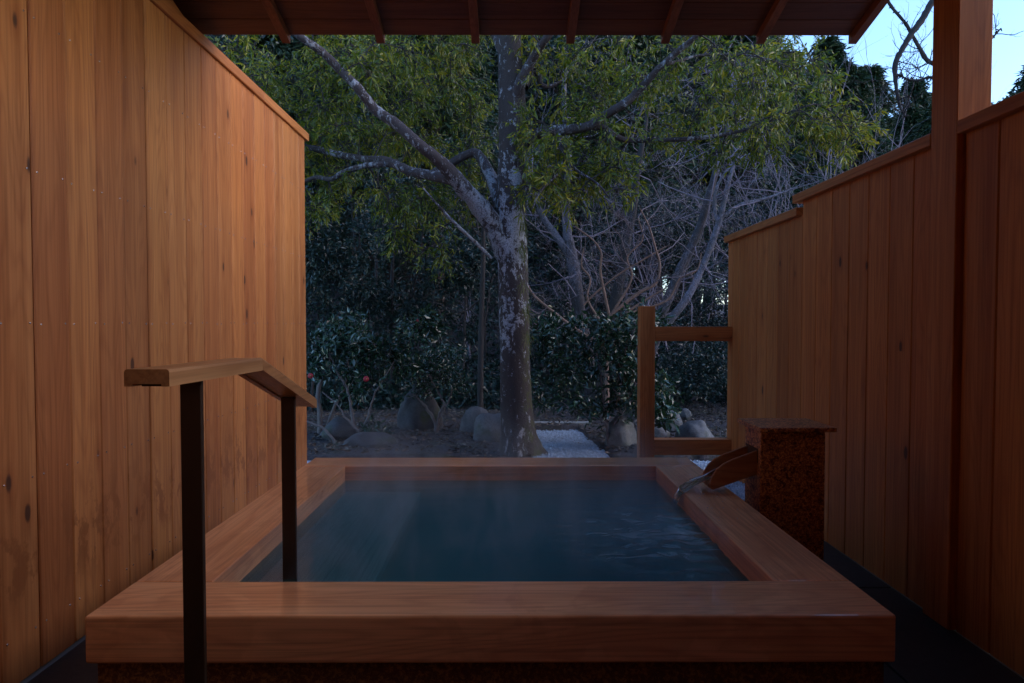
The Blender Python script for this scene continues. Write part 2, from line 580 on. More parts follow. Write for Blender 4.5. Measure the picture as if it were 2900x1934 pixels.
def stones(n):
    x = R.uniform(-1.6, 2.6, n * 2); y = R.uniform(3.72, 7.25, n * 2)
    keep = in_gravel(x, y)
    x, y = x[keep][:n], y[keep][:n]
    n = len(x)
    s = R.uniform(0.005, 0.0115, n)
    base = np.array([(1, 0, 0), (-1, 0, 0), (0, 1, 0), (0, -1, 0), (0, 0, 1), (0, 0, -1)], float)
    v = base[None] * s[:, None, None] * R.uniform(0.6, 1.2, (n, 6, 3))
    a = R.uniform(0, 2 * PI, n)
    c, sn = np.cos(a)[:, None], np.sin(a)[:, None]
    v = np.stack([v[..., 0] * c - v[..., 1] * sn, v[..., 0] * sn + v[..., 1] * c, v[..., 2] * 0.8], -1)
    v += np.stack([x, y, 0.003 + s * 0.4], -1)[:, None]
    t = np.array([(0, 2, 4), (2, 1, 4), (1, 3, 4), (3, 0, 4), (2, 0, 5), (1, 2, 5), (3, 1, 5), (0, 3, 5)])
    f = (np.arange(n)[:, None, None] * 6 + t[None]).reshape(-1, 3)
    return np_mesh('gravel', v.reshape(-1, 3), f)


g = link('gravel', stones(26000), m_stone)
tag(g, 'pale blue grey gravel spread behind the tub and along the path', 'gravel', kind='stuff')


def litter(n):
    x = R.uniform(-3.5, 4.5, n); y = R.uniform(5.7, 10.5, n)
    k = ~in_gravel(x, y) | (R.random(n) < 0.015)
    x, y = x[k], y[k]
    z = np.where(in_gravel(x, y), 0.012, ground_z(x, y) + 0.008)
    p = np.stack([x, y, z], -1)
    d = R.standard_normal((len(p), 3)) * (1, 1, 0.25)
    v, f = leaves(p, d, R.uniform(0.03, 0.075, len(p)), R.uniform(0.014, 0.03, len(p)), 0.0, 0.3)
    return np_mesh('fallen_leaves', v, f)


tag(link('fallen_leaves', litter(15000), m_litter), 'brown fallen leaves littering the garden soil', 'leaf litter', kind='stuff')

# stone floor of the bath: slabs with open joints
fl = empty('floor'); tag(fl, kind='structure')
jx = [-1.62, -1.27, -0.55, 0.2, 0.95, 1.33, 1.74]
jy = [-1.6, -0.7, 0.2, 1.1, 2.0, 2.9, 3.68]
for a in range(len(jx) - 1):
    for b in range(len(jy) - 1):
        box('tile', jx[a] + 0.004, jx[a + 1] - 0.004, jy[b] + 0.004, jy[b + 1] - 0.004, -0.03, 0.0, m_slate, fl, 0.002)
box('joint_bed', -1.66, 1.76, -1.62, 3.69, -0.05, -0.012, plain('grey_grout', (0.2, 0.2, 0.21), 0.8), fl)

# ------------------------------------------------------------------ left wall
XL, XR = -1.638, 1.742
BW = 0.1764
wl = empty('board_wall', (XL, 1.8, 0))
tag(wl, 'tall light cedar board wall with screw heads beside the handrail', 'wooden wall')
LTOP = 2.667
full = None
y = 2.234 - BW * 22
ends = []
while y < 5.2:
    y1 = min(y + BW, 5.205)
    if y1 - y > 0.03:
        ends.append((y, y1))
    y += BW


def board_mesh(name, w, h, t=0.022, g=0.002):
    """An upright board facing +X, vee-edged, origin at its foot on the face."""
    e = 0.004
    prof = [(-t, g), (-e, g), (0, e + g), (0, w - e - g), (-e, w - g), (-t, w - g)]
    v = [(x, yy, 0) for x, yy in prof] + [(x, yy, h) for x, yy in prof]
    n = len(prof)
    me = bpy.data.meshes.new(name)
    me.from_pydata(v, [], [(i, (i + 1) % n, n + (i + 1) % n, n + i) for i in range(n)] + [tuple(range(n, 2 * n)), tuple(reversed(range(n)))])
    me.update()
    return me


shared = board_mesh('board', BW, LTOP)
rnd = random.Random(3)
for (a, b) in ends:
    me = shared if abs(b - a - BW) < 1e-4 else board_mesh('board', b - a, LTOP)
    link('board', me, m_wall, wl, (rnd.uniform(-0.0015, 0.0015), a - 1.8, 0))
box('backing', XL - 0.13, XL - 0.024, -1.65, 5.2, 0, LTOP, m_dark, wl)
box('end_board', XL - 0.132, XL - 0.0235, 5.2, 5.214, 0, LTOP, m_wall, wl)
cap = [-1.65, 0.5, 2.4, 4.31, 5.262]
for i in range(len(cap) - 1):
    box('coping', XL - 0.16, XL + 0.018, cap[i] + 0.001, cap[i + 1] - 0.001, LTOP, LTOP + 0.062, m_cedar_y, wl, 0.003)
# screw heads, two to a board in five rows
bm = bmesh.new()
for (a, b) in ends:
    if a < 1.9: continue
    for z in (0.15, 0.675, 1.2, 1.725, 2.25):
        for yy in (a + 0.026, b - 0.026):
            M = Matrix.Translation((0.001, yy - 1.8 + rnd.uniform(-.003, .003), z + rnd.uniform(-.004, .004))) @ Matrix.Rotation(PI / 2, 4, 'Y') @ Matrix.Scale(0.45, 4, (0, 0, 1))
            bmesh.ops.create_uvsphere(bm, u_segments=8, v_segments=4, radius=0.004, matrix=M)
sc_ = link('screw_heads', bm_mesh('screw_heads', bm, True), m_screw, wl)
sc_['kind'] = 'stuff'

# ------------------------------------------------------------------ right wall
wr = empty('board_wall', (XR, 1.8, 0))
tag(wr, 'darker knotty cedar board wall with stepped coping behind the stone pillar', 'wooden wall')
RT1, RT2 = 1.925, 1.845
RB = 0.1757
spans = []
y = 2.799 - RB
k = 0
yy = 2.645
for j in range(14):
    nxt = 2.799 + RB * j
    if nxt > 5.05: nxt = 5.05
    spans.append((yy, nxt)); yy = nxt
    if nxt >= 5.05: break
near = []
yy = 2.488
while yy > -1.6:
    near.append((max(yy - RB, -1.62), yy)); yy -= RB
meshes = {}
for (a, b) in spans + near:
    w = b - a
    if w < 0.02: continue
    h = RT2 if a > 3.84 else RT1
    key = (round(w, 3), h)
    if key not in meshes:
        meshes[key] = board_mesh('board', w, h, g=0.0012)
    o = link('board', meshes[key], m_wallr, wr, (rnd.uniform(-0.0015, 0.0015), b - 1.8, 0))
    o.rotation_euler = (0, 0, PI)
box('backing', XR + 0.024, XR + 0.12, -1.65, 3.85, 0, RT1, m_dark, wr)
box('backing', XR + 0.024, XR + 0.12, 3.85, 5.05, 0, RT2, m_dark, wr)
box('end_post', XR - 0.001, XR + 0.13, 5.051, 5.16, 0, RT2, m_cedar_z, wr, 0.003)
box('coping', XR - 0.032, XR + 0.14, -1.65, 2.49, RT1, RT1 + 0.05, m_cedar_y, wr, 0.003)
box('coping', XR - 0.032, XR + 0.14, 2.646, 3.93, RT1, RT1 + 0.05, m_cedar_y, wr, 0.003)
box('coping', XR - 0.03, XR + 0.14, 3.88, 5.19, RT2, RT2 + 0.05, m_cedar_y, wr, 0.003)

c_ = box('wooden_post', 1.712, 1.843, 2.49, 2.645, 0, 3.2, m_cedar_z, None, 0.003)
tag(c_, 'thick square cedar post set into the stepped wall, rising past the eaves', 'post')

# ------------------------------------------------------------------ roof
SL = 0.27
rf = empty('roof', (0, 3.6, 2.784))
tag(rf, 'dark wooden lean-to roof with rafters over the bath', 'roof')
RX0, RX1 = -1.96, 1.91
ang = math.atan(SL)
bwid = 0.118 / 1.0
nb = 46
me = None
prev = 0.0
for i in range(nb):
    y1 = prev - 0.118
    v, f = [], []
    g_ = 0.0015
    a, b = prev - g_, y1 + g_
    pts = [(RX0, a), (RX1, a), (RX1, b), (RX0, b)]
    if me is None:
        bm = bmesh.new()
        bmesh.ops.create_cube(bm, size=1)
        for vv in bm.verts:
            yv = (b, a)[vv.co.y > 0]
            vv.co = Vector(((RX0, RX1)[vv.co.x > 0], yv, -yv * SL + (0, 0.014)[vv.co.z > 0]))
        bmesh.ops.bevel(bm, geom=list(bm.edges), offset=0.0015, segments=1, affect='EDGES')
        me = bm_mesh('sheathing_board', bm)
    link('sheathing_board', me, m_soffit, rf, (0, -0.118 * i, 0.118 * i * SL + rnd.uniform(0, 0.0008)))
    prev_keep = y1
prev = 0
L = 0.118 * nb
bm = bmesh.new()
bmesh.ops.create_cube(bm, size=1)
for vv in bm.verts:
    yv = (-L, 0.012)[vv.co.y > 0]
    vv.co = Vector(((RX0 - .01, RX1 + .002)[vv.co.x > 0], yv, -yv * SL + (0.017, 0.05)[vv.co.z > 0]))
link('roof_sheet', bm_mesh('roof_sheet', bm), m_roofsheet, rf)
rme = None
for X in (-1.745, -1.227, -0.708, -0.188, 0.332, 0.853, 1.377, 1.886):
    if rme is None:
        bm = bmesh.new()
        bmesh.ops.create_cube(bm, size=1)
        for vv in bm.verts:
            yv = (-L, -0.002)[vv.co.y > 0]
            vv.co = Vector(((-0.022, 0.022)[vv.co.x > 0], yv, -yv * SL + (-0.047, -0.001)[vv.co.z > 0]))
        bmesh.ops.bevel(bm, geom=list(bm.edges), offset=0.0015, segments=1, affect='EDGES')
        rme = bm_mesh('rafter', bm)
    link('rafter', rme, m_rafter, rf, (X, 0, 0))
# boarded gable that closes the gap between the left wall and the roof, and a plate under the rafters
bm = bmesh.new()
x0, x1 = XL - 0.12, XL - 0.05
zb = LTOP + 0.062 - 2.784
pv = [(3.45 - 3.6, zb), (-1.65 - 3.6, zb), (-1.65 - 3.6, 5.25 * SL - 0.05), (3.45 - 3.6, 0.15 * SL - 0.05)]
vs = [bm.verts.new((x, a, max(b, zb + 0.001))) for x in (x0, x1) for a, b in pv]
bm.faces.new(vs[:4]); bm.faces.new(vs[4:][::-1])
for i in range(4):
    bm.faces.new((vs[i], vs[4 + i], vs[4 + (i + 1) % 4], vs[(i + 1) % 4]))
bmesh.ops.recalc_face_normals(bm, faces=bm.faces)
link('gable_board', bm_mesh('gable_board', bm), m_cedar_y, rf)

box('gable_board', XR - 0.01, XR + 0.05, -1.65, -0.3, RT1 + 0.051, 3.6, m_cedar_y, rf)  # added panel, out of view, to darken the near left wall

me_part = board_mesh('board', BW, 3.3)
shade_wall = empty('board_wall', (3.2, 1.2, 0))  # added wall, out of view, that keeps light off the thick post's front
tag(shade_wall, 'added cedar partition outside the right wall, out of view, shading the thick post', 'wooden wall')
x = XR + 0.2
while x < 4.6:
    o = link('board', me_part, m_wallr, shade_wall, (x - 3.2, 0, 0))
    o.rotation_euler = (0, 0, PI / 2)
    x += BW
box('backing', XR + 0.03, 4.6, 1.1, 1.175, 0, 3.3, m_dark, shade_wall)

# back wall of the bathing room, behind the photographer
m_back = wood('cedar_boards_inner', 2, (0.72, 0.35, 0.09), (0.6, 0.26, 0.055), 0.4, 0.5, 0.6)
wb = empty('board_wall', (0, -1.64, 0))
tag(wb, 'cedar board wall closing the bathing room behind the photographer', 'wooden wall')
me = board_mesh('board', BW, 4.2)
x = XL
while x < XR - 0.02:
    o = link('board', me, m_back, wb, (x + BW, 0, 0))
    o.rotation_euler = (0, 0, PI / 2)
    x += BW
box('backing', XL - .1, XR + .25, -1.8, -1.67, 0, 4.2, m_dark, wb)

# ------------------------------------------------------------------ bath tub
TX0, TX1, TY0, TY1 = -1.095, 0.999, 1.645, 3.615
IX0, IX1, IY0, IY1 = -0.87, 0.773, 1.872, 3.402
RZ, RB0 = 0.447, 0.322
tb = empty('bath_tub', (0, 2.6, 0))
tag(tb, 'square cypress bath tub with wide wet rim on a brown granite base', 'bath tub')
box('rim_beam', TX0, TX1, TY0, IY0, RB0, RZ, m_hin_x, tb, 0.006, 2)
box('rim_beam', TX0 + 0.0, TX1, IY1, TY1, RB0, RZ, m_hin_x, tb, 0.006, 2)
box('rim_beam', TX0, IX0, IY0 + 0.0022, IY1 - 0.0022, RB0, RZ - 0.0015, m_hin_y, tb, 0.004, 2)
box('rim_beam', IX1, TX1, IY0 + 0.0022, IY1 - 0.0022, RB0, RZ - 0.0015, m_hin_y, tb, 0.004, 2)
m_in_y = wood('cypress_lining_depth', 1, (0.66, 0.36, 0.18), (0.52, 0.27, 0.13), 0.0, 0.4, 0.3)
m_in_x = wood('cypress_lining_width', 0, (0.66, 0.36, 0.18), (0.52, 0.27, 0.13), 0.0, 0.4, 0.3)
LZ = -0.16
m_bench = wood('cypress_bench', 1, (0.66, 0.6, 0.56), (0.55, 0.5, 0.46), 0.0, 0.4, 0.3)
for i in range(4):
    z1 = RB0 - 0.001 - i * 0.12
    z0 = z1 - 0.119
    box('lining_plank', IX0 - 0.04, IX1 + 0.04, IY0 - 0.04, IY0 - 0.002, z0, z1, m_in_x, tb)
    box('lining_plank', IX0 - 0.04, IX1 + 0.04, IY1 + 0.002, IY1 + 0.04, z0, z1, m_in_x, tb)
    box('lining_plank', IX0 - 0.04, IX0 - 0.002, IY0, IY1, z0, z1, m_in_y, tb)
    box('lining_plank', IX1 + 0.002, IX1 + 0.04, IY0, IY1, z0, z1, m_in_y, tb)
box('tub_bottom', IX0 - 0.04, IX1 + 0.04, IY0 - .04, IY1 + .04, LZ - 0.04, LZ, m_in_x, tb)
box('seat_bench', IX0, -0.47, IY0, IY1, 0.27, 0.31, m_bench, tb, 0.004)
box('seat_riser', -0.52, -0.48, IY0, IY1, LZ, 0.269, m_in_y, tb)
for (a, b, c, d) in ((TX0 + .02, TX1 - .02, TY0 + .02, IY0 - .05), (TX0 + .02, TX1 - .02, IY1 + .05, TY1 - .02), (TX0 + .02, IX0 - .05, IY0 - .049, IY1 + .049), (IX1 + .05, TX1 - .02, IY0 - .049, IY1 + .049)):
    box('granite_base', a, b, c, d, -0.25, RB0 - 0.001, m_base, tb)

# ------------------------------------------------------------------ water
WZ = 0.369
HIT = (0.70, 2.80)


def water_mesh():
    nx, ny = 230, 220
    X, Y = np.meshgrid(np.linspace(IX0 - .001, IX1 + .001, nx), np.linspace(IY0 - .001, IY1 + .001, ny))
    r = np.hypot(X - HIT[0], Y - HIT[1])
    am = 0.004 * np.exp(-(np.hypot(X - .62, Y - 2.6) / 0.36) ** 2) + 0.0003
    h = np.sin(r * 85 + 1.3 * np.sin(X * 31) + np.sin(Y * 23)) * 0.5
    for _ in range(14):
        a, q, ph = R.uniform(0, 2 * PI), R.uniform(25, 95), R.uniform(0, 6.28)
        h = h + 0.28 * np.sin(q * (X * math.cos(a) + Y * math.sin(a)) + ph)
    Z = WZ + am * h
    i = (np.arange(ny - 1)[:, None] * nx + np.arange(nx - 1)[None]).ravel()
    f = np.stack([i, i + 1, i + nx + 1, i + nx], 1)
    return np_mesh('bath_water', np.stack([X, Y, Z], -1).reshape(-1, 3), f, True)


def watermat():
    k = NT('bath_water')
    k.t.nodes.remove(k.b)
    fr = k.n('ShaderNodeFresnel'); fr.inputs[0].default_value = 1.33
    gl = k.n('ShaderNodeBsdfGlossy'); gl.inputs['Roughness'].default_value = 0.2
    gl.inputs[0].default_value = (1, 1, 1, 1)
    tr = k.n('ShaderNodeBsdfTransparent'); tr.inputs[0].default_value = (0.55, 0.88, 0.95, 1)
    df = k.n('ShaderNodeBsdfDiffuse')
    o = k.obj()
    x, y, z = k.sep(o)
    rr = k.math('SQRT', k.math('ADD', k.math('POWER', k.math('SUBTRACT', x, HIT[0] - 0.1), 2.0), k.math('POWER', k.math('SUBTRACT', y, HIT[1] - 0.3), 2.0)))
    fo = k.noise(k.vmath('MULTIPLY', o, (4.5, 15, 1)), 1.0, 5, 0.62, 1.2)
    foam_sheen = k.math('MULTIPLY', k.step(fo, 0.34, 0.86), k.math('SUBTRACT', 1, k.step(rr, 0.12, 0.58)))  # pale streaks: foam, with sky reflected on the ripples painted in
    k.set(df.inputs[0], k.mix(foam_sheen, (0.13, 0.5, 0.6), (0.6, 0.68, 0.78)))
    m1 = k.n('ShaderNodeMixShader')
    k.set(m1.inputs[0], k.math('MULTIPLY_ADD', foam_sheen, 0.85, 0.13))
    k.t.links.new(tr.outputs[0], m1.inputs[1]); k.t.links.new(df.outputs[0], m1.inputs[2])
    m2 = k.n('ShaderNodeMixShader')
    k.t.links.new(fr.outputs[0], m2.inputs[0]); k.t.links.new(m1.outputs[0], m2.inputs[1]); k.t.links.new(gl.outputs[0], m2.inputs[2])
    k.t.links.new(m2.outputs[0], k.out.inputs[0])
    return k.m


bw = tag(link('bath_water', water_mesh(), watermat()), kind='structure')
k = NT('water_body')
k.t.nodes.remove(k.b)
va = k.n('ShaderNodeVolumeAbsorption'); va.inputs['Color'].default_value = (0.12, 0.72, 0.84, 1); va.inputs['Density'].default_value = 2.2
vs_ = k.n('ShaderNodeVolumeScatter'); vs_.inputs['Color'].default_value = (0.4, 0.9, 0.97, 1); vs_.inputs['Density'].default_value = 2.2
ad = k.n('ShaderNodeAddShader')
k.t.links.new(va.outputs[0], ad.inputs[0]); k.t.links.new(vs_.outputs[0], ad.inputs[1]); k.t.links.new(ad.outputs[0], k.out.inputs['Volume'])
box('water_body', IX0 + .001, IX1 - .001, IY0 + .001, IY1 - .001, LZ + 0.001, WZ - 0.006, k.m, bw)

def steam():
    k = NT('steam')
    k.t.nodes.remove(k.b)
    pv = k.n('ShaderNodeVolumePrincipled')
    pv.inputs['Color'].default_value = (0.92, 0.95, 1, 1)
    o = k.obj()
    x, y, z = k.sep(o)
    nz = k.noise(k.vmath('MULTIPLY', o, (5.5, 3.2, 2.6)), 1.0, 3, 0.55, 1.2)
    d = k.math('MULTIPLY', k.step(nz, 0.42, 0.75), k.math('SUBTRACT', 1, k.step(z, 0.05, 0.5)))
    edge = k.math('MULTIPLY', k.math('SUBTRACT', 1, k.step(k.math('ABSOLUTE', x), 0.6, 0.8)), k.math('SUBTRACT', 1, k.step(k.math('ABSOLUTE', y), 0.55, 0.75)))
    k.set(pv.inputs['Density'], k.math('MULTIPLY', k.math('MULTIPLY', d, edge), 1.5))
    k.t.links.new(pv.outputs[0], k.out.inputs['Volume'])
    return k.m


st_ = box('steam', IX0 + 0.01, IX1 - 0.01, IY0 + 0.01, IY1 - 0.01, WZ + 0.012, WZ + 0.55, steam())
tag(st_, 'faint steam rising off the hot bath water', 'steam', kind='stuff')
S.cycles.volume_step_rate = 2.0

# ------------------------------------------------------------------ handrail
hr = empty('handrail', (-0.714, 1.6, 0))
tag(hr, 'angled wooden handrail on two dark posts at the corner of the tub', 'handrail')
HX0, HX1 = -0.758, -0.669


def rail_mesh(name, p0, p1, cut0=0.0, cut1=0.0):
    """A grooved rail between two top centre points (y, z); ends cut plumb or mitred."""
    w, h = (HX1 - HX0) / 2, 0.034
    prof = [(-w, -h), (-w + .016, -h), (-w + .016, -h + .005), (w - .016, -h + .005), (w - .016, -h), (w, -h), (w, -0.006), (w - 0.0018, -0.0018), (w - .006, 0), (-w + .006, 0), (-w + .0018, -.0018), (-w, -.006)]
    n = len(prof)
    v = []
    for (py, pz), cut in ((p0, cut0), (p1, cut1)):
        for x, z in prof:
            v.append((x, py + cut * z, pz + z))
    bm = bmesh.new()
    vs = [bm.verts.new(c) for c in v]
    for i in range(n):
        bm.faces.new((vs[i], vs[(i + 1) % n], vs[n + (i + 1) % n], vs[n + i]))
    bm.faces.new(vs[:n][::-1]); bm.faces.new(vs[n:])
    bmesh.ops.recalc_face_normals(bm, faces=bm.faces)
    return bm_mesh(name, bm)


link('rail', rail_mesh('rail', (1.27 - 1.6, 1.11), (1.752 - 1.6, 1.107)), m_rail, hr)
link('rail', rail_mesh('rail', (1.7535 - 1.6, 1.107), (2.237 - 1.6, 0.941)), m_rail, hr)


def cyl(name, x, y, z0, z1, r, mat, parent, seg=24):
    bm = bmesh.new()
    bmesh.ops.create_cone(bm, cap_ends=True, segments=seg, radius1=r, radius2=r, depth=z1 - z0, matrix=Matrix.Translation((0, 0, (z1 - z0) / 2)))
    for f in bm.faces:
        f.smooth = len(f.verts) == 4
    return link(name, bm_mesh(name, bm), mat, parent, Vector((x, y, z0)) - parent.location)


def flat_post(x, y, z0, z1, w):
    box('post', x - w / 2, x + w / 2, y - 0.007, y + 0.007, z0, z1, m_post, hr, 0.0015)


flat_post(-0.717, 1.455, 0.0, 1.0775, 0.047)
flat_post(-0.716, 2.085, LZ, 0.962, 0.044)
box('post_flange', -0.77, -0.664, 1.415, 1.495, 0.0, 0.01, m_post, hr, 0.001)
box('rail_plate', -0.741, -0.69, 1.3, 1.745, 1.0735, 1.079, m_post, hr)

# ------------------------------------------------------------------ stone pillar with spout
pl = empty('stone_pillar', (1.235, 2.9, 0))
tag(pl, 'brown speckled granite pillar with flat cap pouring water into the tub', 'stone pillar')
box('shaft', 1.094, 1.377, 2.8, 2.99, 0, 0.733, m_granite, pl, 0.006, 2)
box('cap', 1.073, 1.404, 2.755, 3.04, 0.7335, 0.753, m_granite, pl, 0.003)


def spout_mesh():
    """Open trough: two cheeks with rounded noses and a floor, sloping down over the rim."""
    import itertools
    y0, y1, t = 2.838, 2.968, 0.016
    side = [(1.10, 0.640), (0.985, 0.598), (0.945, 0.578), (0.915, 0.552), (0.893, 0.515), (0.887, 0.486), (0.889, 0.468), (0.90, 0.4635), (0.96, 0.485), (1.10, 0.534)]
    floor = [(1.10, 0.590), (0.97, 0.538), (0.898, 0.499), (0.884, 0.488), (0.886, 0.4695), (0.90, 0.466), (0.96, 0.487), (1.10, 0.5355)]
    bm = bmesh.new()

    def slab(poly, a, b):
        lo = [bm.verts.new((x, a, z)) for x, z in poly]
        hi = [bm.verts.new((x, b, z)) for x, z in poly]
        bm.faces.new(lo); bm.faces.new(hi[::-1])
        for i in range(len(poly)):
            j = (i + 1) % len(poly)
            bm.faces.new((lo[i], hi[i], hi[j], lo[j]))
    slab(side, y0, y0 + t)
    slab(side, y1 - t, y1)
    slab(floor, y0 + t, y1 - t)
    bmesh.ops.recalc_face_normals(bm, faces=bm.faces)
    for v in bm.verts:
        v.co -= pl.location
    es = [e for e in bm.edges if e.calc_face_angle(0) > 0.9]
    bmesh.ops.bevel(bm, geom=es, offset=0.0025, segments=2, affect='EDGES')
    return bm_mesh('spout', bm)


m_spout = wood('spout_wood', 0, (0.46, 0.2, 0.08), (0.34, 0.13, 0.05), 0.0, 0.35, 0.2)
link('spout', spout_mesh(), m_spout, pl)
box('spout_mouth', 1.0925, 1.1, 2.83, 2.976, 0.585, 0.647, m_dark, pl)


def stream_mesh():
    bm = bmesh.new()
    path = [(1.05, .5715), (0.98, .546), (0.92, .516), (0.885, .499), (0.85, .487), (0.81, .469), (0.78, .449), (0.763, .43), (0.753, .41), (0.746, .389), (0.741, .367)]
    wid = [0.046, 0.046, 0.046, 0.046, 0.051, 0.056, 0.055, 0.045, 0.034, 0.026]
    n = 15
    rows = []
    rr = random.Random(5)
    for (x, z), w in zip(path, wid):
                rows.append([bm.verts.new((x + (rr.uniform(-.006, .006) if x < .86 else 0), 2.903 + w * (2 * i / n - 1) - 0.10 * max(0, 0.87 - x) , z + 0.0055 * abs(2 * i / n - 1) ** 6 + rr.uniform(-1, 1) * 0.0014 * (1 + max(0, .87 - x) * 14))) for i in range(n + 1)])
    for a, b in zip(rows, rows[1:]):
        for i in range(n):
            bm.faces.new((a[i], a[i + 1], b[i + 1], b[i]))
    bmesh.ops.solidify(bm, geom=bm.faces[:], thickness=0.005)
    return bm_mesh('water_stream', bm, True)


def streammat():
    k = NT('falling_water')
    k.t.nodes.remove(k.b)
    fr = k.n('ShaderNodeFresnel'); fr.inputs[0].default_value = 1.5
    gl = k.n('ShaderNodeBsdfGlossy'); gl.inputs['Roughness'].default_value = 0.048
    tr = k.n('ShaderNodeBsdfTransparent'); tr.inputs[0].default_value = (0.93, 0.95, 0.97, 1)
    df = k.n('ShaderNodeBsdfDiffuse'); df.inputs[0].default_value = (0.8, 0.82, 0.85, 1)
    m0 = k.n('ShaderNodeMixShader'); m0.inputs[0].default_value = 0.85
    k.t.links.new(tr.outputs[0], m0.inputs[1]); k.t.links.new(df.outputs[0], m0.inputs[2])
    m2 = k.n('ShaderNodeMixShader')
    k.t.links.new(fr.outputs[0], m2.inputs[0]); k.t.links.new(m0.outputs[0], m2.inputs[1]); k.t.links.new(gl.outputs[0], m2.inputs[2])
    k.t.links.new(m2.outputs[0], k.out.inputs[0])
    return k.m


m_fall = streammat()
tag(link('water_stream', stream_mesh(), m_fall), 'thin sheet of clear water arcing from the spout into the tub', 'water stream')
# splashed drops beading on the right-hand rim
bm = bmesh.new()
for i in range(46):
    x, y = rnd.uniform(0.79, 0.96), rnd.triangular(2.35, 3.3, 2.8)
    r = rnd.uniform(0.0014, 0.0036)
    bmesh.ops.create_icosphere(bm, subdivisions=1, radius=r, matrix=Matrix.Translation((x, y, RZ + r * 0.3)) @ Matrix.Scale(0.6, 4, (0, 0, 1)))
dr = link('water_drops', bm_mesh('water_drops', bm, True), m_fall)
tag(dr, 'splashed water drops beading on the rim below the spout', 'water drops', kind='stuff')

# ------------------------------------------------------------------ open frame at the end of the right wall
gf = empty('rail_fence', (1.4, 5.1, 0))
tag(gf, 'low open cedar fence of one post and two rails joined to the wall end', 'fence')
box('post', 1.019, 1.136, 5.05, 5.15, -0.05, 1.336, m_cedar_z, gf, 0.003)
box('rail', 1.137, 1.741, 5.052, 5.148, 1.062, 1.175, m_cedar_x, gf, 0.003)
box('rail', 1.137, 1.741, 5.052, 5.148, 0.165, 0.287, m_cedar_x, gf, 0.003)

# ------------------------------------------------------------------ rocks and kerb


def rock(name, c, size, seed, mat, label, cat='boulder', group='garden stones', sharp=0.0, sub=4):
    bm = bmesh.new()
    bmesh.ops.create_icosphere(bm, subdivisions=sub, radius=1.0)
    off = Vector((seed * 7.3, seed * 3.1, seed * 5.7))
    for v in bm.verts:
        p = v.co.copy()
        d = 1 + 0.26 * mnoise.noise(p * 1.2 + off) + 0.1 * abs(mnoise.noise(p * 2.6 + off)) + 0.035 * mnoise.noise(p * 8 + off)
        q = p * d
        if sharp: q.x *= 1 - sharp * max(0, q.z); q.y *= 1 - sharp * 0.6 * max(0, q.z)
        v.co = Vector((q.x * size[0], q.y * size[1], q.z * size[2]))
    o = link(name, bm_mesh(name, bm, True), mat, None, c)
    o.rotation_euler = (0, 0, seed * 1.7)
    return tag(o, label, cat, group)


def gz(x, y): return float(ground_z(x, y))


o = rock('standing_stone', (-1.02, 7.3, 0.1), (0.26, 0.16, 0.46), 1, m_rockdark, 'dark tapering upright stone behind the left camellias', 'standing stone', sharp=0.35)
o.rotation_euler.z = 0.1
rock('boulder', (-0.37, 7.0, 0.08), (0.17, 0.16, 0.2), 2, m_rock, 'smooth grey boulder half hidden behind the bigger one left of the trunk')
rock('boulder', (-0.18, 6.5, 0.08), (0.19, 0.2, 0.235), 3, m_rock, 'largest smooth grey boulder touching the left foot of the lichened trunk')
rock('boulder', (-1.34, 6.15, 0.03), (0.26, 0.2, 0.13), 4, m_rockdark, 'low dark rock under the camellia stems by the left wall end')
rock('boulder', (-1.75, 6.6, 0.06), (0.25, 0.2, 0.16), 14, m_rockdark, 'dark rock farthest left, partly behind the end of the light wall')
rock('boulder', (1.06, 6.15, 0.06), (0.13, 0.14, 0.27), 5, m_rockmoss, 'upright mossy rock just left of the open frame post')
rock('boulder', (1.83, 6.35, 0.05), (0.175, 0.17, 0.19), 6, m_rock, 'domed grey boulder seen low in the right half of the open frame')
rock('boulder', (1.77, 7.1, 0.1), (0.12, 0.13, 0.14), 7, m_rock, 'rough pale rock behind the domed boulder in the open frame')
rock('boulder', (1.82, 8.0, 0.2), (0.16, 0.15, 0.16), 8, m_rock, 'highest and farthest pale rock seen through the open frame')
rock('boulder', (2.06, 7.6, 0.13), (0.075, 0.07, 0.07), 9, m_rock, 'smallest pale rock at the right edge of the open frame')
rock('boulder', (1.5, 6.6, 0.03), (0.15, 0.13, 0.1), 10, m_rockmoss, 'low moss covered rock in the left half of the open frame')
kb = empty('garden_kerb', (0.6, 7.42, 0))
tag(kb, 'low concrete kerb closing the far end of the gravel path', 'kerb')
for a, b in ((-0.35, 0.12), (0.124, 0.62), (0.624, 0.93)):
    box('kerb_block', a, b, 7.35, 7.45, -0.02, 0.07, m_concrete, kb, 0.006)

# ------------------------------------------------------------------ the big tree


def D(pts, Y):
    """(x, y[, depth offset]) picture points -> world points near depth Y."""
    return [at(p[0], p[1], Y + (p[2] if len(p) > 2 else 0)) for p in pts]


def limb(pts, Y, wids, per=6):
    P = spline([(*q, w) for q, w in zip(D(pts, Y), wids)], per)
    rad = P[:, 3] * 1.2335 / F0 * P[:, 1] / 2
    return P[:, :3], rad


TY = 5.9
mt = empty('broadleaf_tree', at(1190, 1048, TY) - Vector((0, 0, 0.02)))
tag(mt, 'big lichen covered evergreen tree with narrow yellow green leaves behind the tub', 'tree')


def to_local(me, root):
    me.transform(Matrix.Translation(-root.location))
    return me


tp, tr_ = limb([(1196, 1060), (1193, 1035), (1189, 990), (1185, 900), (1182, 800), (1180, 700), (1178, 600), (1173, 540), (1172, 450), (1174, 350), (1176, 250), (1172, 150), (1169, 80), (1164, -120), (1150, -420, .3)], TY, [112, 96, 80, 72, 69, 69, 70, 70, 64, 61, 60, 57, 55, 48, 30], 8)


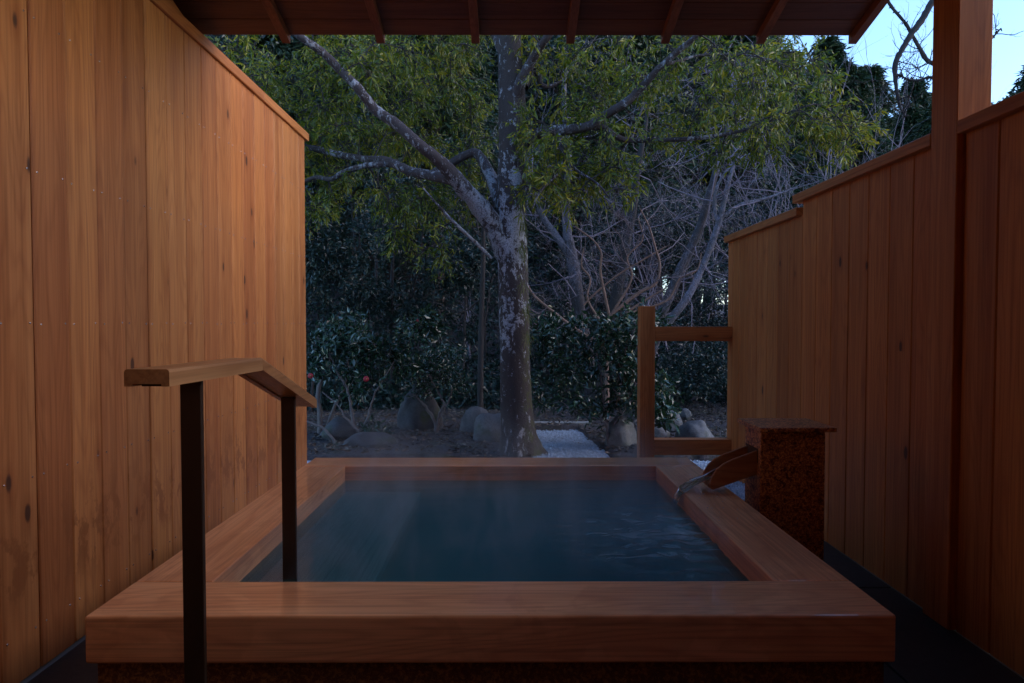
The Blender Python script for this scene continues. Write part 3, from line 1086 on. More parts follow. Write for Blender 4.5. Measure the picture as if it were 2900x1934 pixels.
def trunk_mesh(pts, rad, sides=28):
    t = Tubes()
    t.add(pts, rad, sides)
    me = t.mesh('trunk')
    n = len(me.vertices)
    c = np.empty(n * 3, np.float32); me.vertices.foreach_get('co', c); c = c.reshape(-1, 3)
    cen = np.repeat(pts, sides, 0)
    for i in range(n):
        p = Vector(c[i]); q = Vector(cen[i])
        a = math.atan2(p.y - q.y, p.x - q.x)
        k = 1 + 0.09 * mnoise.noise(Vector((p.x * 6, p.y * 6, p.z * 2.2))) + 0.03 * mnoise.noise(p * 24)
        low = max(0.0, 0.5 - p.z) / 0.5
        k += low ** 2 * 0.3 * max(0, math.sin(a * 3 + 0.7))
        c[i] = q + (p - q) * k
    me.vertices.foreach_set('co', c.ravel())
    me.update()
    return me


link('trunk', to_local(trunk_mesh(tp, tr_), mt), m_trunk, mt)
LIMBS = [
    ([(1168, 585), (1135, 520, -.05), (1090, 460, -.15), (1040, 405, -.3), (1010, 370, -.4), (960, 330, -.5), (910, 285, -.5), (860, 250, -.5), (820, 200, -.6), (780, 160, -.6), (740, 120, -.7), (690, 85, -.8), (640, 40, -.8), (560, -50, -.9)], [62, 50, 42, 38, 29, 25, 24, 23, 21, 19, 18, 17, 15, 8]),
    ([(1050, 415, -.25), (1015, 408, -.2), (985, 402, -.1), (940, 392, 0), (890, 370, .1), (840, 365, .2), (790, 357, .3), (740, 345, .4), (700, 337, .5), (600, 320, .6), (480, 290, .7)], [30, 24, 23, 21, 20, 16, 15, 14, 13, 10, 5]),
    ([(900, 376, .1), (860, 378, .1), (830, 382, .15), (790, 395, .2), (760, 411, .3), (725, 407, .4), (690, 420, .5), (620, 440, .6)], [16, 14, 13, 13, 11, 9, 8, 4]),
    ([(1150, 478, .05), (1140, 440, .1), (1122, 395, .15), (1100, 358, .2), (1080, 352, .22), (1040, 372, .25), (1010, 388, .2), (985, 402, .1)], [34, 29, 26, 23, 20, 19, 18, 15]),
    ([(1128, 592, -.1), (1090, 555, -.2), (1040, 508, -.3), (1005, 470, -.35), (970, 430, -.4)], [7, 8, 7, 5, 3]),
    ([(1190, 330), (1215, 318, -.1), (1250, 302, -.2), (1300, 298, -.3), (1350, 290, -.35), (1380, 270, -.4), (1430, 240, -.5), (1460, 214, -.5), (1510, 160, -.6), (1560, 115, -.7), (1595, 85, -.8), (1650, 25, -.9), (1700, -60, -1)], [34, 28, 26, 24, 21, 20, 19, 18, 16, 14, 12, 9, 5]),
    ([(1345, 290, -.35), (1380, 292, -.3), (1405, 306, -.3), (1432, 320, -.25), (1500, 322, -.2), (1600, 317, -.2), (1680, 305, -.2), (1740, 290, -.3), (1800, 262, -.4), (1860, 240, -.5)], [17, 15, 14, 13, 11, 10, 8, 6, 5, 3]),
    ([(1283, 300, -.3), (1286, 335, -.35), (1296, 366, -.4), (1278, 400, -.5), (1240, 440, -.6), (1222, 480, -.7)], [10, 9, 8, 7, 6, 3]),
    ([(1296, 366, -.4), (1330, 395, -.4), (1370, 420, -.5), (1400, 455, -.6)], [7, 6, 5, 3]),
    ([(1180, 230, -.05), (1200, 178, -.15), (1218, 145, -.2), (1237, 112, -.3), (1260, 80, -.4), (1310, 10, -.5), (1380, -90, -.6)], [32, 25, 22, 19, 17, 14, 6]),
    ([(1205, 200, .05), (1218, 172, .1), (1236, 172, .1), (1242, 194, .1), (1262, 198, .15), (1290, 185, .2)], [18, 15, 14, 12, 9, 5]),
    ([(1520, 150, -.6), (1560, 140, -.5), (1600, 128, -.4), (1660, 125, -.4), (1740, 130, -.5), (1830, 160, -.5)], [9, 7, 6, 5, 4, 2]),
    ([(1160, 130, .05), (1130, 60, .2), (1080, -20, .3), (1000, -100, .4)], [26, 22, 17, 8]),
]
skel = []
for pts, w in LIMBS:
    P, rad = limb(pts, TY, w)
    t = Tubes()
    t.add(P, rad, 10, 0.05)
    link('limb', to_local(t.mesh('limb'), mt), m_limb, mt)
    skel.append(P[len(P) // 5:])
SK = np.concatenate(skel)

# crown: branchlets to leafy sprays inside lobes given by picture place, size and depth
LOBES = [  # x, y, rx, ry, Y, rY, count
    (560, 170, 90, 110, 6.0, .7, 30), (640, 260, 110, 120, 6.4, .8, 46), (740, 190, 130, 120, 6.0, .8, 56), (860, 150, 120, 90, 5.8, .8, 44),
    (760, 300, 120, 70, 6.6, .7, 36), (930, 220, 120, 100, 6.4, .7, 46), (900, 320, 120, 70, 6.8, .6, 34), (1060, 140, 80, 80, 6.6, .7, 24),
    (1060, 270, 80, 90, 6.7, .6, 28), (760, 440, 90, 60, 6.4, .6, 24), (900, 450, 120, 70, 6.0, .5, 28), (1030, 460, 80, 60, 5.7, .4, 14), (960, 560, 90, 50, 5.6, .3, 9), (1090, 420, 60, 60, 6.3, .4, 11),
    (1270, 140, 80, 80, 5.8, .6, 18), (1350, 180, 110, 110, 5.7, .7, 28), (1440, 130, 120, 90, 5.5, .7, 28), (1560, 180, 140, 120, 5.5, .8, 32), (1680, 220, 130, 120, 5.5, .8, 34),
    (1800, 220, 130, 110, 5.4, .9, 36), (1890, 270, 90, 80, 5.4, .7, 24), (1740, 150, 100, 60, 5.5, .7, 18), (1830, 130, 70, 45, 5.6, .5, 8), (1960, 310, 45, 55, 5.4, .3, 8),
    (1250, 370, 60, 100, 5.2, .4, 36), (1330, 390, 90, 90, 5.2, .4, 34), (1420, 360, 80, 80, 5.2, .4, 20), (1520, 280, 100, 60, 5.7, .5, 11), (1640, 340, 80, 40, 5.5, .4, 8), (1780, 340, 110, 50, 5.4, .4, 12),
    (700, 40, 300, 90, 6.2, .9, 40), (1150, 20, 250, 80, 6.2, .9, 30), (1600, 20, 260, 80, 5.8, .9, 30), (1000, 60, 180, 60, 6.5, .8, 24),
]
tw = Tubes()
sprays = []
cand = []
for (lx, ly, rx, ry, LY, rY, cnt) in LOBES:
    for _ in range(int(cnt * (0.5 if lx > 1190 else 0.62))):
        q = R.standard_normal(3); q = q / np.linalg.norm(q) * R.random() ** (1 / 2.0) * 1.2
        c = np.array(at(lx + q[0] * rx, ly + q[1] * ry, LY + 0.4 + q[2] * rY))
        cand.append(c)
cand.sort(key=lambda c: float(np.min(np.linalg.norm(SK - c, axis=1))))
NA = SK[::2].copy()
nsk = len(NA)
if True:
    for c in cand:
        dist = np.linalg.norm(NA - c, axis=1)
        ia = int(np.argmin(dist * np.where(np.arange(len(NA)) < nsk, 0.85, 1.0)))
        a = NA[ia]
        L = np.linalg.norm(c - a)
        bend = (a + c) / 2 + np.array([0, 0, 0.12 * L]) + R.standard_normal(3) * 0.07 * L
        P = spline([a, bend, c], 4)
        tw.add(P, np.linspace(0.008 if ia < nsk else 0.0055, 0.0035, len(P)), 4)
        NA = np.vstack([NA, bend[None], c[None]])
        d0 = unit(c - a)
        for _t in range(int(R.integers(8, 14))):
            d = unit(d0 * 0.5 + R.standard_normal(3) * 0.8 + np.array([0, 0, -0.15]))
            l = R.uniform(0.09, 0.26)
            s0 = P[R.integers(len(P) // 3, len(P))]
            e = s0 + d * l + np.array([0, 0, -0.05])
            tw.add(np.stack([s0, (s0 + e) / 2 + np.array([0, 0, .015]), e]), [0.0032, 0.0024, 0.0014], 3)
            k = int(R.integers(8, 14))
            f = R.uniform(0.25, 1.0, k)[:, None] ** 0.7
            pos = s0 + (e - s0) * f
            dirs = d * 0.75 + R.standard_normal((k, 3)) * 0.72 + np.array([0, 0, -0.3])
            sprays.append((pos, dirs, np.full(k, R.uniform(0.65, 1.35))))
pos = np.concatenate([s[0] for s in sprays]); dirs = np.concatenate([s[1] for s in sprays])
n = len(pos)
sz = np.concatenate([s[2] for s in sprays])
v, f = leaves(pos, dirs, R.uniform(0.036, 0.08, n) * sz, R.uniform(0.010, 0.018, n) * sz, 0.2, 0.12)
tag(link('crown', to_local(np_mesh('crown', v, f), mt), m_oakleaf, mt), kind='stuff')
tag(link('twigs', to_local(tw.mesh('twigs'), mt), m_darktwig, mt), kind='stuff')
# hanging ferns on the right flank of the trunk
fv, ff, fn = [], [], 0
for (x, y, cnt) in ((1196, 245, 40), (1198, 300, 40), (1192, 330, 26), (1200, 505, 40), (1197, 560, 30), (1200, 640, 14), (1206, 700, 24), (1210, 770, 18), (1196, 440, 18)):
    for _ in range(cnt):
        p = np.array(at(x + R.normal(0, 4), y + R.normal(0, 12), 5.76))
        d = np.array([R.normal(0.15, 0.25), -0.35, R.uniform(-1.2, 0.1)])
        v, f = leaves(p[None], d[None], R.uniform(0.06, 0.16), 0.007, 0.5, 0.1)
        fv.append(v); ff.append(f + fn); fn += len(v)
tag(link('fern_tufts', to_local(np_mesh('fern_tufts', np.concatenate(fv), np.concatenate(ff)), mt), m_fern, mt), kind='stuff')

# ------------------------------------------------------------------ bare trees


def ramify(t, p, d, L, r, depth, spread=0.75, wig=0.22, lift=0.0, sides=4, kids=(3, 5)):
    n = 5 if depth > 0 else 4
    pts = [np.array(p, float)]
    dd = unit(np.array(d, float))
    for i in range(n):
        dd = unit(dd + R.standard_normal(3) * wig + np.array([0, 0, lift]))
        pts.append(pts[-1] + dd * L / n)
    pts = np.array(pts)
    t.add(pts, np.linspace(r, r * (0.45 if depth else 0.3), len(pts)), sides if r > 0.006 else 3)
    if depth > 0:
        for _ in range(int(R.integers(*kids))):
            i = int(R.integers(1, len(pts)))
            nd = unit(unit(pts[i] - pts[i - 1]) + R.standard_normal(3) * spread)
            ramify(t, pts[i], nd, L * R.uniform(0.45, 0.72), r * R.uniform(0.4, 0.58), depth - 1, spread, wig, lift, sides, kids)


def bare_tree(name, stems, Y, mat, twigmat, label, twigs, cat='tree', group='bare trees behind the bath', tl=0.9, tdepth=3, tr0=0.011, lift=0.06):
    root = empty(name, at(stems[0][0][0][0], stems[0][0][0][1], Y))
    tag(root, label, cat, group)
    allp = []
    for pts, w in stems:
        P, rad = limb(pts, Y, w)
        t = Tubes()
        t.add(P, rad, 9, 0.06)
        link('trunk' if w[0] > 14 else 'branch', to_local(t.mesh('stem'), root), mat, root)
        allp.append(P)
    t = Tubes()
    A = np.concatenate([p[len(p) // 4:] for p in allp])
    for _ in range(twigs):
        p = A[R.integers(len(A))]
        d = R.standard_normal(3) * np.array([1, 0.8, 0.7]) + np.array([0, 0, 0.25])
        ramify(t, p, d, R.uniform(0.5, 1.0) * tl, tr0 * R.uniform(0.6, 1.1), tdepth, 0.7, 0.24, lift)
    tag(link('twigs', to_local(t.mesh('twigs'), root), twigmat, root), kind='stuff')
    return root


bare_tree('bare_tree', [([(1425, 960), (1440, 880), (1458, 835), (1494, 775), (1525, 705), (1565, 615), (1605, 525), (1630, 440), (1655, 350), (1680, 250), (1700, 130)], [36, 32, 29, 26, 24, 22, 19, 16, 13, 10, 6]),
                        ], 8.6, m_greybark, m_twig, 'dark grey bare trunk leaning right, the thicker one of a leaning pair', 15, tl=1.3)
bare_tree('bare_tree', [([(1470, 930, .3), (1500, 800, .2), (1535, 740), (1580, 680), (1620, 595), (1650, 512), (1665, 450), (1682, 385), (1705, 330), (1740, 240), (1790, 110)], [22, 20, 19, 17, 15, 14, 12, 10, 8, 6, 4]),
                        ([(1648, 515), (1640, 470), (1650, 420), (1690, 370), (1730, 350)], [9, 8, 7, 6, 4]),
                        ([(1655, 500), (1700, 470), (1760, 455), (1830, 430)], [8, 7, 6, 3])], 8.3, m_palebark, m_twig, 'pale smooth bare trunk leaning right in front of its darker twin', 13, tl=1.2)
bare_tree('bare_tree', [([(1355, 920), (1345, 800), (1332, 730), (1322, 650), (1312, 590), (1302, 530), (1300, 450), (1305, 360), (1295, 240), (1300, 120)], [36, 33, 31, 29, 28, 22, 18, 15, 12, 8]),
                        ([(1312, 590), (1280, 545), (1245, 495), (1225, 430), (1200, 340)], [20, 17, 14, 10, 6])], 9.2, m_greybark, m_twig, 'forked grey bare trunk standing just right of the lichened tree', 15, tl=1.3)
bare_tree('bare_tree', [([(1370, 930), (1385, 800), (1405, 715), (1428, 620), (1440, 540), (1455, 470), (1462, 400), (1480, 300), (1495, 180)], [28, 26, 24, 22, 20, 18, 15, 10, 6])], 8.8, m_darktwig, m_twig, 'slender blackish mossy trunk between the forked grey trunk and the frame post', 13, tl=1.2)
bare_tree('crape_myrtle', [([(1395, 960), (1393, 860), (1390, 790), (1400, 730), (1430, 700), (1470, 670), (1505, 650), (1515, 610), (1502, 560), (1490, 520), (1470, 480)], [12, 11, 10, 9, 8.5, 8, 7, 6, 5, 4, 3]),
                           ([(1400, 730), (1385, 660), (1378, 620), (1380, 580), (1360, 550), (1320, 520)], [7, 6, 6, 5, 4, 3]),
                           ([(1420, 940), (1418, 850), (1412, 780), (1440, 720), (1480, 690), (1530, 660)], [9, 8, 7, 6, 5, 3]),
                           ([(1385, 790), (1330, 760), (1270, 715), (1220, 670), (1190, 600)], [8, 7, 6, 5, 3]),
                           ([(1340, 700), (1370, 670), (1420, 630), (1470, 600), (1530, 565)], [5, 5, 4, 4, 3]), ([(1405, 720), (1450, 640), (1440, 590), (1475, 550), (1465, 500)], [6, 5, 4, 4, 2]), ([(1395, 760), (1350, 690), (1355, 640), (1335, 610), (1340, 570)], [6, 5, 4, 4, 2]), ([(1440, 720), (1530, 690), (1560, 640), (1600, 620), (1610, 580)], [6, 5, 4, 3, 2])], 7.6, m_myrtle, m_myrtwig, 'multi stemmed bare tree with smooth orange peeling bark beside the frame', 44, tl=0.75, tr0=0.0075)
bare_tree('sapling', [([(1104, 985), (1103, 900), (1104, 800), (1106, 700), (1109, 610), (1110, 480)], [15, 14, 13, 12, 11, 8])], 8.0, m_darktwig, m_darktwig, 'thin straight dark trunk in the shade just left of the lichened tree', 7, group='slim trunks under the trees', tl=0.7, tdepth=2)
# grey twiggy thicket behind, along the forest edge
for i, (x, y, Y, n, lab) in enumerate([(1330, 640, 11.0, 8, 'tangle of bare grey twigs behind the forked trunk'), (1500, 520, 12.5, 8, 'tangle of bare lilac grey twigs left of the leaning pair'), (1700, 470, 12.0, 11, 'tangle of bare twigs right of the leaning pair above the low wall step'),
                                       (1880, 360, 13.0, 18, 'tangle of bare twigs over the upper coping of the right wall'), (2050, 330, 14.0, 34, 'tangle of bare twigs against the sky left of the thick post'), (2300, 300, 13.0, 16, 'bare twigs right of the thick post')]):
    b = at(x, y, Y)
    root = empty('bare_shrub', (b.x, Y, gz(b.x, Y)))
    tag(root, lab, 'shrub', 'bare twiggy shrubs at the forest edge')
    t = Tubes()
    top = b.z + 1.0
    for _ in range(n):
        p = np.array([b.x + R.normal(0, .9), Y + R.normal(0, .7), gz(b.x, Y)])
        h = (top - p[2]) * R.uniform(0.35, 0.68)
        ramify(t, p, [R.normal(0, .25), R.normal(0, .2), 1], h, 0.022, 3, 0.55, 0.12, 0.1, kids=(2, 5))
    tag(link('twigs', to_local(t.mesh('twigs'), root), m_twig, root), kind='stuff')
# the branch that hangs in from the right, with its tree outside the wall
root = empty('bare_tree', (3.95, 5.6, 0))
tag(root, 'bare dark branch with rough buds hanging against the sky beside the thick post', 'tree', 'bare trees behind the bath')
BR = [([(2330, 800), (2290, 500), (2240, 250), (2200, 80), (2180, -60)], [40, 36, 30, 26, 20], 5.6),
      ([(2190, -20), (2150, -8), (2120, 40), (2095, 75), (2070, 115), (2056, 145), (2056, 185), (2062, 225), (2068, 250), (2080, 268)], [16, 15, 14, 13, 12, 11, 9, 7, 5, 3], 5.4),
      ([(2190, 160), (2160, 150), (2130, 140), (2105, 100), (2080, 55), (2050, 20), (2030, -10)], [12, 11, 9, 8, 7, 6, 5], 5.5),
      ([(2180, 205), (2140, 178), (2110, 184), (2085, 182), (2064, 172)], [8, 6, 5, 4, 3], 5.4),
      ([(2210, 120), (2250, 110), (2275, 90), (2298, 65)], [9, 7, 5, 3], 5.4)]
t2 = Tubes()
for pts, w, Y in BR:
    P, rad = limb(pts, Y, w)
    t = Tubes(); t.add(P, rad, 8, 0.14)
    link('trunk' if w[0] > 30 else 'branch', to_local(t.mesh('branch'), root), m_darktwig, root)
    if w[0] < 30:
        for _ in range(9):
            p = P[R.integers(len(P) // 4, len(P))]
            ramify(t2, p, R.standard_normal(3) + np.array([0, 0, 0.5]), R.uniform(0.15, 0.4), 0.0045, 2, 0.6, 0.25, 0.12, kids=(2, 4))
        for _ in range(40):
            p = P[R.integers(0, len(P))]
            d = unit(R.standard_normal(3)) * R.uniform(0.015, 0.035)
            t2.add(np.stack([p, p + d * 0.6, p + d]), [0.006, 0.006, 0.002], 4)
tag(link('twigs', to_local(t2.mesh('twigs'), root), m_darktwig, root), kind='stuff')

# ------------------------------------------------------------------ camellias and evergreen shrubs


def shrub(name, base, stems, lobes, leafmat_, stemmat, label, cat, group, ll=(0.05, 0.1), lw=(0.022, 0.042), per=15, flowers=()):
    root = empty(name, base)
    tag(root, label, cat, group)
    sk = []
    st = Tubes()
    for pts, Y, w in stems:
        P, rad = limb(pts, Y, [q * 0.85 for q in w], 5)
        P[1:-1] += R.standard_normal((len(P) - 2, 3)) * 0.004
        t = Tubes(); t.add(P, rad, 7, 0.08)
        link('stem', to_local(t.mesh('stem'), root), stemmat, root)
        sk.append(P)
    A = np.concatenate(sk)
    tw = Tubes(); ps, ds, ends = [], [], []
    for (c, rad, cnt) in lobes:
        c = np.array(c)
        for _ in range(cnt):
            q = R.standard_normal(3); q = q / np.linalg.norm(q) * R.random() ** (1 / 2.3)
            e = c + q * np.array(rad)
            ends.append(e)
    N = list(A[::3])
    ends.sort(key=lambda e: np.min(np.linalg.norm(A - e, axis=1)))
    NA = np.array(N)
    for e in ends:
            i = int(np.argmin(np.linalg.norm(NA - e, axis=1)))
            a = NA[i]
            L_ = np.linalg.norm(e - a)
            m = (a + e) / 2 + R.standard_normal(3) * 0.12 * L_ + np.array([0, 0, -0.06 * L_])
            P = spline([a, m, e], 3)
            tw.add(P, np.linspace(0.0042 if i < len(N) else 0.0028, 0.0018, len(P)), 4)
            NA = np.vstack([NA, m[None], e[None]])
            k = int(R.integers(per - 5, per + 6))
            f = R.uniform(0.45, 1.05, k)[:, None]
            pos = m + (e - m) * f + R.standard_normal((k, 3)) * 0.035
            ps.append(pos)
            ds.append(unit(e - m) * 0.5 + R.standard_normal((k, 3)) * 0.7 + np.array([0, -0.1, -0.1]))
    pos, d = np.concatenate(ps), np.concatenate(ds)
    n = len(pos)
    v, f = leaves(pos, d, R.uniform(*ll, n), R.uniform(*lw, n), 0.12, 0.15)
    tag(link('foliage', to_local(np_mesh('foliage', v, f), root), leafmat_, root), kind='stuff')
    tag(link('twigs', to_local(tw.mesh('twigs'), root), stemmat, root), kind='stuff')
    for (c, s) in flowers:
        bm = bmesh.new()
        for i in range(7):
            a = i * 2 * PI / 7
            bmesh.ops.create_icosphere(bm, subdivisions=2, radius=1, matrix=Matrix.Rotation(a, 4, 'Y') @ Matrix.Translation((0.5 * s, 0, 0)) @ Matrix.Rotation(0.5, 4, 'Z') @ Matrix.Diagonal((0.55 * s, 0.2 * s, 0.45 * s, 1)))
        o = link('flower', bm_mesh('flower', bm, True), m_red, root, c - root.location)
        o.rotation_euler = (R.uniform(-.6, .2), R.uniform(0, 6), R.uniform(-.7, .7))
        bm = bmesh.new()
        bmesh.ops.create_icosphere(bm, subdivisions=1, radius=0.22 * s, matrix=Matrix.Translation((0, -0.2 * s, 0)))
        link('stamens', bm_mesh('stamens', bm, True), m_yellow, o)
    return root


m_red = plain('camellia_red', (0.32, 0.014, 0.028), 0.5)
m_yellow = plain('stamen_yellow', (0.6, 0.4, 0.05), 0.6)


def lob(x, y, Y, rx, ry, rY, n):
    k = 1.2335 / F0 * Y
    return (tuple(at(x, y, Y)), (rx * k, rY, ry * k), n)


shrub('camellia', (-1.2, 6.5, gz(-1.2, 6.5)),
      [([(775, 1042), (765, 1010), (745, 985), (700, 965)], 6.3, [9, 8, 7, 4]),
       ([(836, 1045), (830, 1005), (815, 980), (790, 955), (775, 930), (740, 900)], 6.4, [8, 7, 6, 5, 4, 3]),
       ([(822, 1010), (810, 960), (805, 930), (795, 890), (775, 855), (755, 810)], 6.5, [10, 9, 8, 7, 6, 4]),
       ([(822, 1010), (845, 955), (858, 910), (880, 870), (905, 830)], 6.5, [8, 6, 5, 4, 3]),
       ([(730, 1045), (735, 960), (730, 900), (745, 860), (760, 820)], 6.8, [16, 14, 12, 9, 6]),
       ([(745, 1000), (770, 930), (790, 890), (800, 820)], 6.9, [10, 9, 7, 4])],
      [lob(735, 810, 6.6, 60, 60, .4, 44), lob(800, 770, 6.5, 60, 55, .4, 40), lob(870, 800, 6.6, 80, 35, .35, 46), lob(950, 760, 6.5, 60, 25, .3, 30), lob(840, 855, 6.6, 80, 25, .3, 24), lob(930, 840, 6.8, 50, 30, .3, 20), lob(800, 900, 6.6, 50, 25, .25, 9), lob(865, 985, 6.5, 30, 30, .2, 8), lob(980, 730, 6.5, 30, 20, .2, 12)],
      m_camleaf, m_camstem, 'glossy dark camellia with one red bloom and bare twisting stems by the left wall end', 'camellia', 'camellia shrubs', flowers=((at(841, 870, 6.15), 0.03), (at(713, 863, 6.2), 0.028), (at(928, 765, 6.3), 0.016), (at(958, 736, 6.3), 0.015)))
shrub('camellia', (-0.75, 7.1, gz(-.75, 7.1)),
      [([(1003, 1010), (1000, 975), (985, 945), (965, 920), (945, 900)], 6.9, [12, 10, 8, 6, 4]),
       ([(1003, 1000), (1008, 955), (1018, 925), (1000, 890), (985, 860)], 6.9, [9, 7, 6, 5, 3]),
       ([(1010, 960), (1030, 920), (1040, 890)], 6.9, [6, 5, 3])],
      [lob(1000, 850, 7.0, 60, 40, .35, 46), lob(1050, 880, 7.0, 30, 35, .25, 26), lob(960, 880, 7.1, 50, 35, .3, 24), lob(1030, 820, 7.2, 50, 40, .3, 30)],
      m_camleaf, m_camstem, 'small leaved camellia with forked bare stems between standing stone and boulders', 'camellia', 'camellia shrubs', (0.035, 0.06), (0.016, 0.025))
shrub('camellia', (0.84, 6.2, gz(.84, 6.2)),
      [([(1402, 1050), (1396, 1000), (1393, 975), (1375, 962), (1340, 955), (1300, 935)], 6.1, [11, 10, 9, 7, 5, 3]),
       ([(1415, 1050), (1412, 1000), (1410, 975), (1430, 945), (1440, 920), (1460, 880)], 6.1, [10, 9, 8, 7, 6, 4]),
       ([(1395, 985), (1385, 930), (1380, 870), (1370, 810)], 6.2, [9, 7, 6, 3]),
       ([(1425, 950), (1420, 890), (1430, 830), (1440, 780)], 6.2, [7, 6, 5, 3])],
      [lob(1265, 775, 6.6, 60, 60, .35, 34), lob(1340, 765, 6.4, 90, 50, .35, 36), lob(1430, 780, 6.3, 60, 70, .35, 34), lob(1285, 870, 6.6, 70, 50, .35, 26), lob(1380, 860, 6.3, 90, 60, .35, 42), lob(1445, 850, 6.2, 45, 80, .3, 28), lob(1350, 935, 6.2, 90, 30, .3, 22), lob(1440, 925, 6.1, 50, 35, .25, 16), lob(1515, 900, 6.2, 35, 60, .25, 20), lob(1525, 945, 6.3, 32, 30, .2, 10), lob(1250, 910, 6.9, 40, 40, .3, 12), lob(1480, 740, 6.5, 50, 40, .3, 16)],
      m_camleaf, m_camstem, 'glossy dark green camellia right of the trunk, half behind the frame post', 'camellia', 'camellia shrubs')
shrub('evergreen_bush', (2.0, 9.0, gz(2, 9)),
      [([(1600, 900), (1600, 840), (1590, 780)], 9.0, [12, 9, 5]), ([(1640, 900), (1650, 830), (1660, 760)], 9.0, [12, 9, 5])],
      [lob(1560, 830, 8.6, 60, 50, .5, 60), lob(1620, 810, 8.8, 60, 60, .5, 70), lob(1650, 860, 8.6, 50, 40, .4, 40), lob(1590, 880, 8.5, 60, 25, .4, 36), lob(1640, 680, 9.6, 50, 90, .5, 90), lob(1580, 720, 9.8, 50, 60, .5, 50), lob(1700, 740, 9.3, 50, 90, .5, 50)],
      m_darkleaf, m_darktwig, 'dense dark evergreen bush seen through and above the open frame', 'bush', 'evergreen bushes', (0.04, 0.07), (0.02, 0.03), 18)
for (X, Y, H, wd, cnt, lab) in [(-2.9, 8.6, 3.3, 1.0, 150, 'blue green evergreen bush behind the left wall end, tall and dense'), (-1.75, 9.2, 3.4, 0.95, 170, 'dark evergreen bush in deepest shade above the standing stone'), (-0.7, 9.0, 2.9, 0.85, 150, 'dark evergreen bush with glinting leaves left of the lichened trunk'),
                                (-2.3, 10.8, 4.6, 1.4, 170, 'tall evergreen bush behind the shaded ones at left'), (-0.2, 10.8, 4.2, 1.3, 150, 'tall evergreen bush directly behind the lichened trunk'), (0.9, 10.2, 2.0, 0.8, 90, 'low evergreen bush at the end of the gravel path'), (1.6, 11.2, 3.0, 1.0, 110, 'evergreen bush behind the bare trunks and orange stems'),
                                (2.6, 13.0, 3.6, 1.4, 150, 'dark tall bush filling the gap between the blackish trunk and the leaning pair'), (4.2, 13.5, 3.6, 1.4, 150, 'dark tall bush showing just above the low step of the right wall'), (5.8, 14.0, 4.0, 1.4, 130, 'dark tall bush above the upper coping of the right wall')]:
    b = gz(X, Y)
    k = F0 / 1.2335

    def sx(x, z): return (1170.5 + x * k / Y, 742.6 - (z - 1.2) * k / Y)
    stems = [([sx(X + a, b), sx(X + a * 1.4, b + H * 0.4), sx(X + a * 2.2, b + H * 0.8)], Y, [9, 7, 4]) for a in (-0.2, 0.05, 0.25)]
    lobes = [((X + R.normal(0, wd * .45), Y + R.normal(0, .3), b + H * R.uniform(0.25, 0.92)), (wd * R.uniform(.25, .55), wd * .45, H * R.uniform(.08, .17)), cnt // 6) for _ in range(11)]
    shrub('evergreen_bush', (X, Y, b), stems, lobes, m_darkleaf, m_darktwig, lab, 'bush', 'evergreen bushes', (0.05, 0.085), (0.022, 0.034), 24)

# ------------------------------------------------------------------ forest


def conifer(h, r, bare, n, seed):
    """Trunk and crown meshes of a cedar h tall: drooping sprays of small flat leaves on whorled boughs."""
    t = Tubes()
    zz = np.linspace(0, h, 10)
    t.add(np.stack([0.04 * np.sin(zz + seed), 0.04 * np.cos(zz * 1.3), zz], -1), np.linspace(0.02 * h, 0.012, 10), 8)
    ps, ds = [], []
    nb = n // 34
    for i in range(nb):
        u = R.random() ** 0.8
        z = h * (bare + (1 - bare) * u)
        L = r * (1 - u) ** 0.75 * R.uniform(0.7, 1.15) + 0.12
        a = R.uniform(0, 2 * PI)
        d = np.array([math.cos(a), math.sin(a), 0])
        e = np.array([0, 0, z]) + d * L + np.array([0, 0, R.uniform(-0.25, 0.1) * L])
        s = np.array([0, 0, z])
        t.add(np.stack([s, (s + e) / 2 + np.array([0, 0, 0.06 * L]), e]), [0.022, 0.014, 0.006], 4)
        k = 34
        f = R.uniform(0.25, 1.08, k)[:, None]
        p = s + (e - s) * f + R.standard_normal((k, 3)) * np.array([.14, .14, .09]) * (0.5 + L * .35)
        ps.append(p); ds.append(d * 0.8 + R.standard_normal((k, 3)) * 0.55 + np.array([0, 0, -0.25]))
    pos, d = np.concatenate(ps), np.concatenate(ds)
    m = len(pos)
    v, f = leaves(pos, d, R.uniform(0.14, 0.34, m), R.uniform(0.035, 0.09, m), 0.2, 0.12)
    return t.mesh('trunk'), np_mesh('crown', v, f)


def undergrowth(n):
    y = 8.7 + 16 * R.random(n) ** 1.4
    x = y * R.uniform(-0.55, 0.62, n)
    k = ~((x > 0.1) & (x < 3.2) & (y < 9.0))
    x, y = x[k], y[k]
    h = 0.55 * R.random(len(x)) ** 1.6 * (0.4 + np.abs(np.sin(x * 1.7) * np.cos(y * 1.3)))
    p = np.stack([x, y, ground_z(x, y) + h], -1)
    v, f = leaves(p, R.standard_normal((len(p), 3)) + np.array([0, 0, 0.3]), R.uniform(0.07, 0.16, len(p)), R.uniform(0.03, 0.06, len(p)), 0.3, 0.12)
    return np_mesh('undergrowth', v, f)


tag(link('undergrowth', undergrowth(70000), m_darkleaf), 'dark leafy undergrowth covering the slope under the trees', 'undergrowth', kind='stuff')


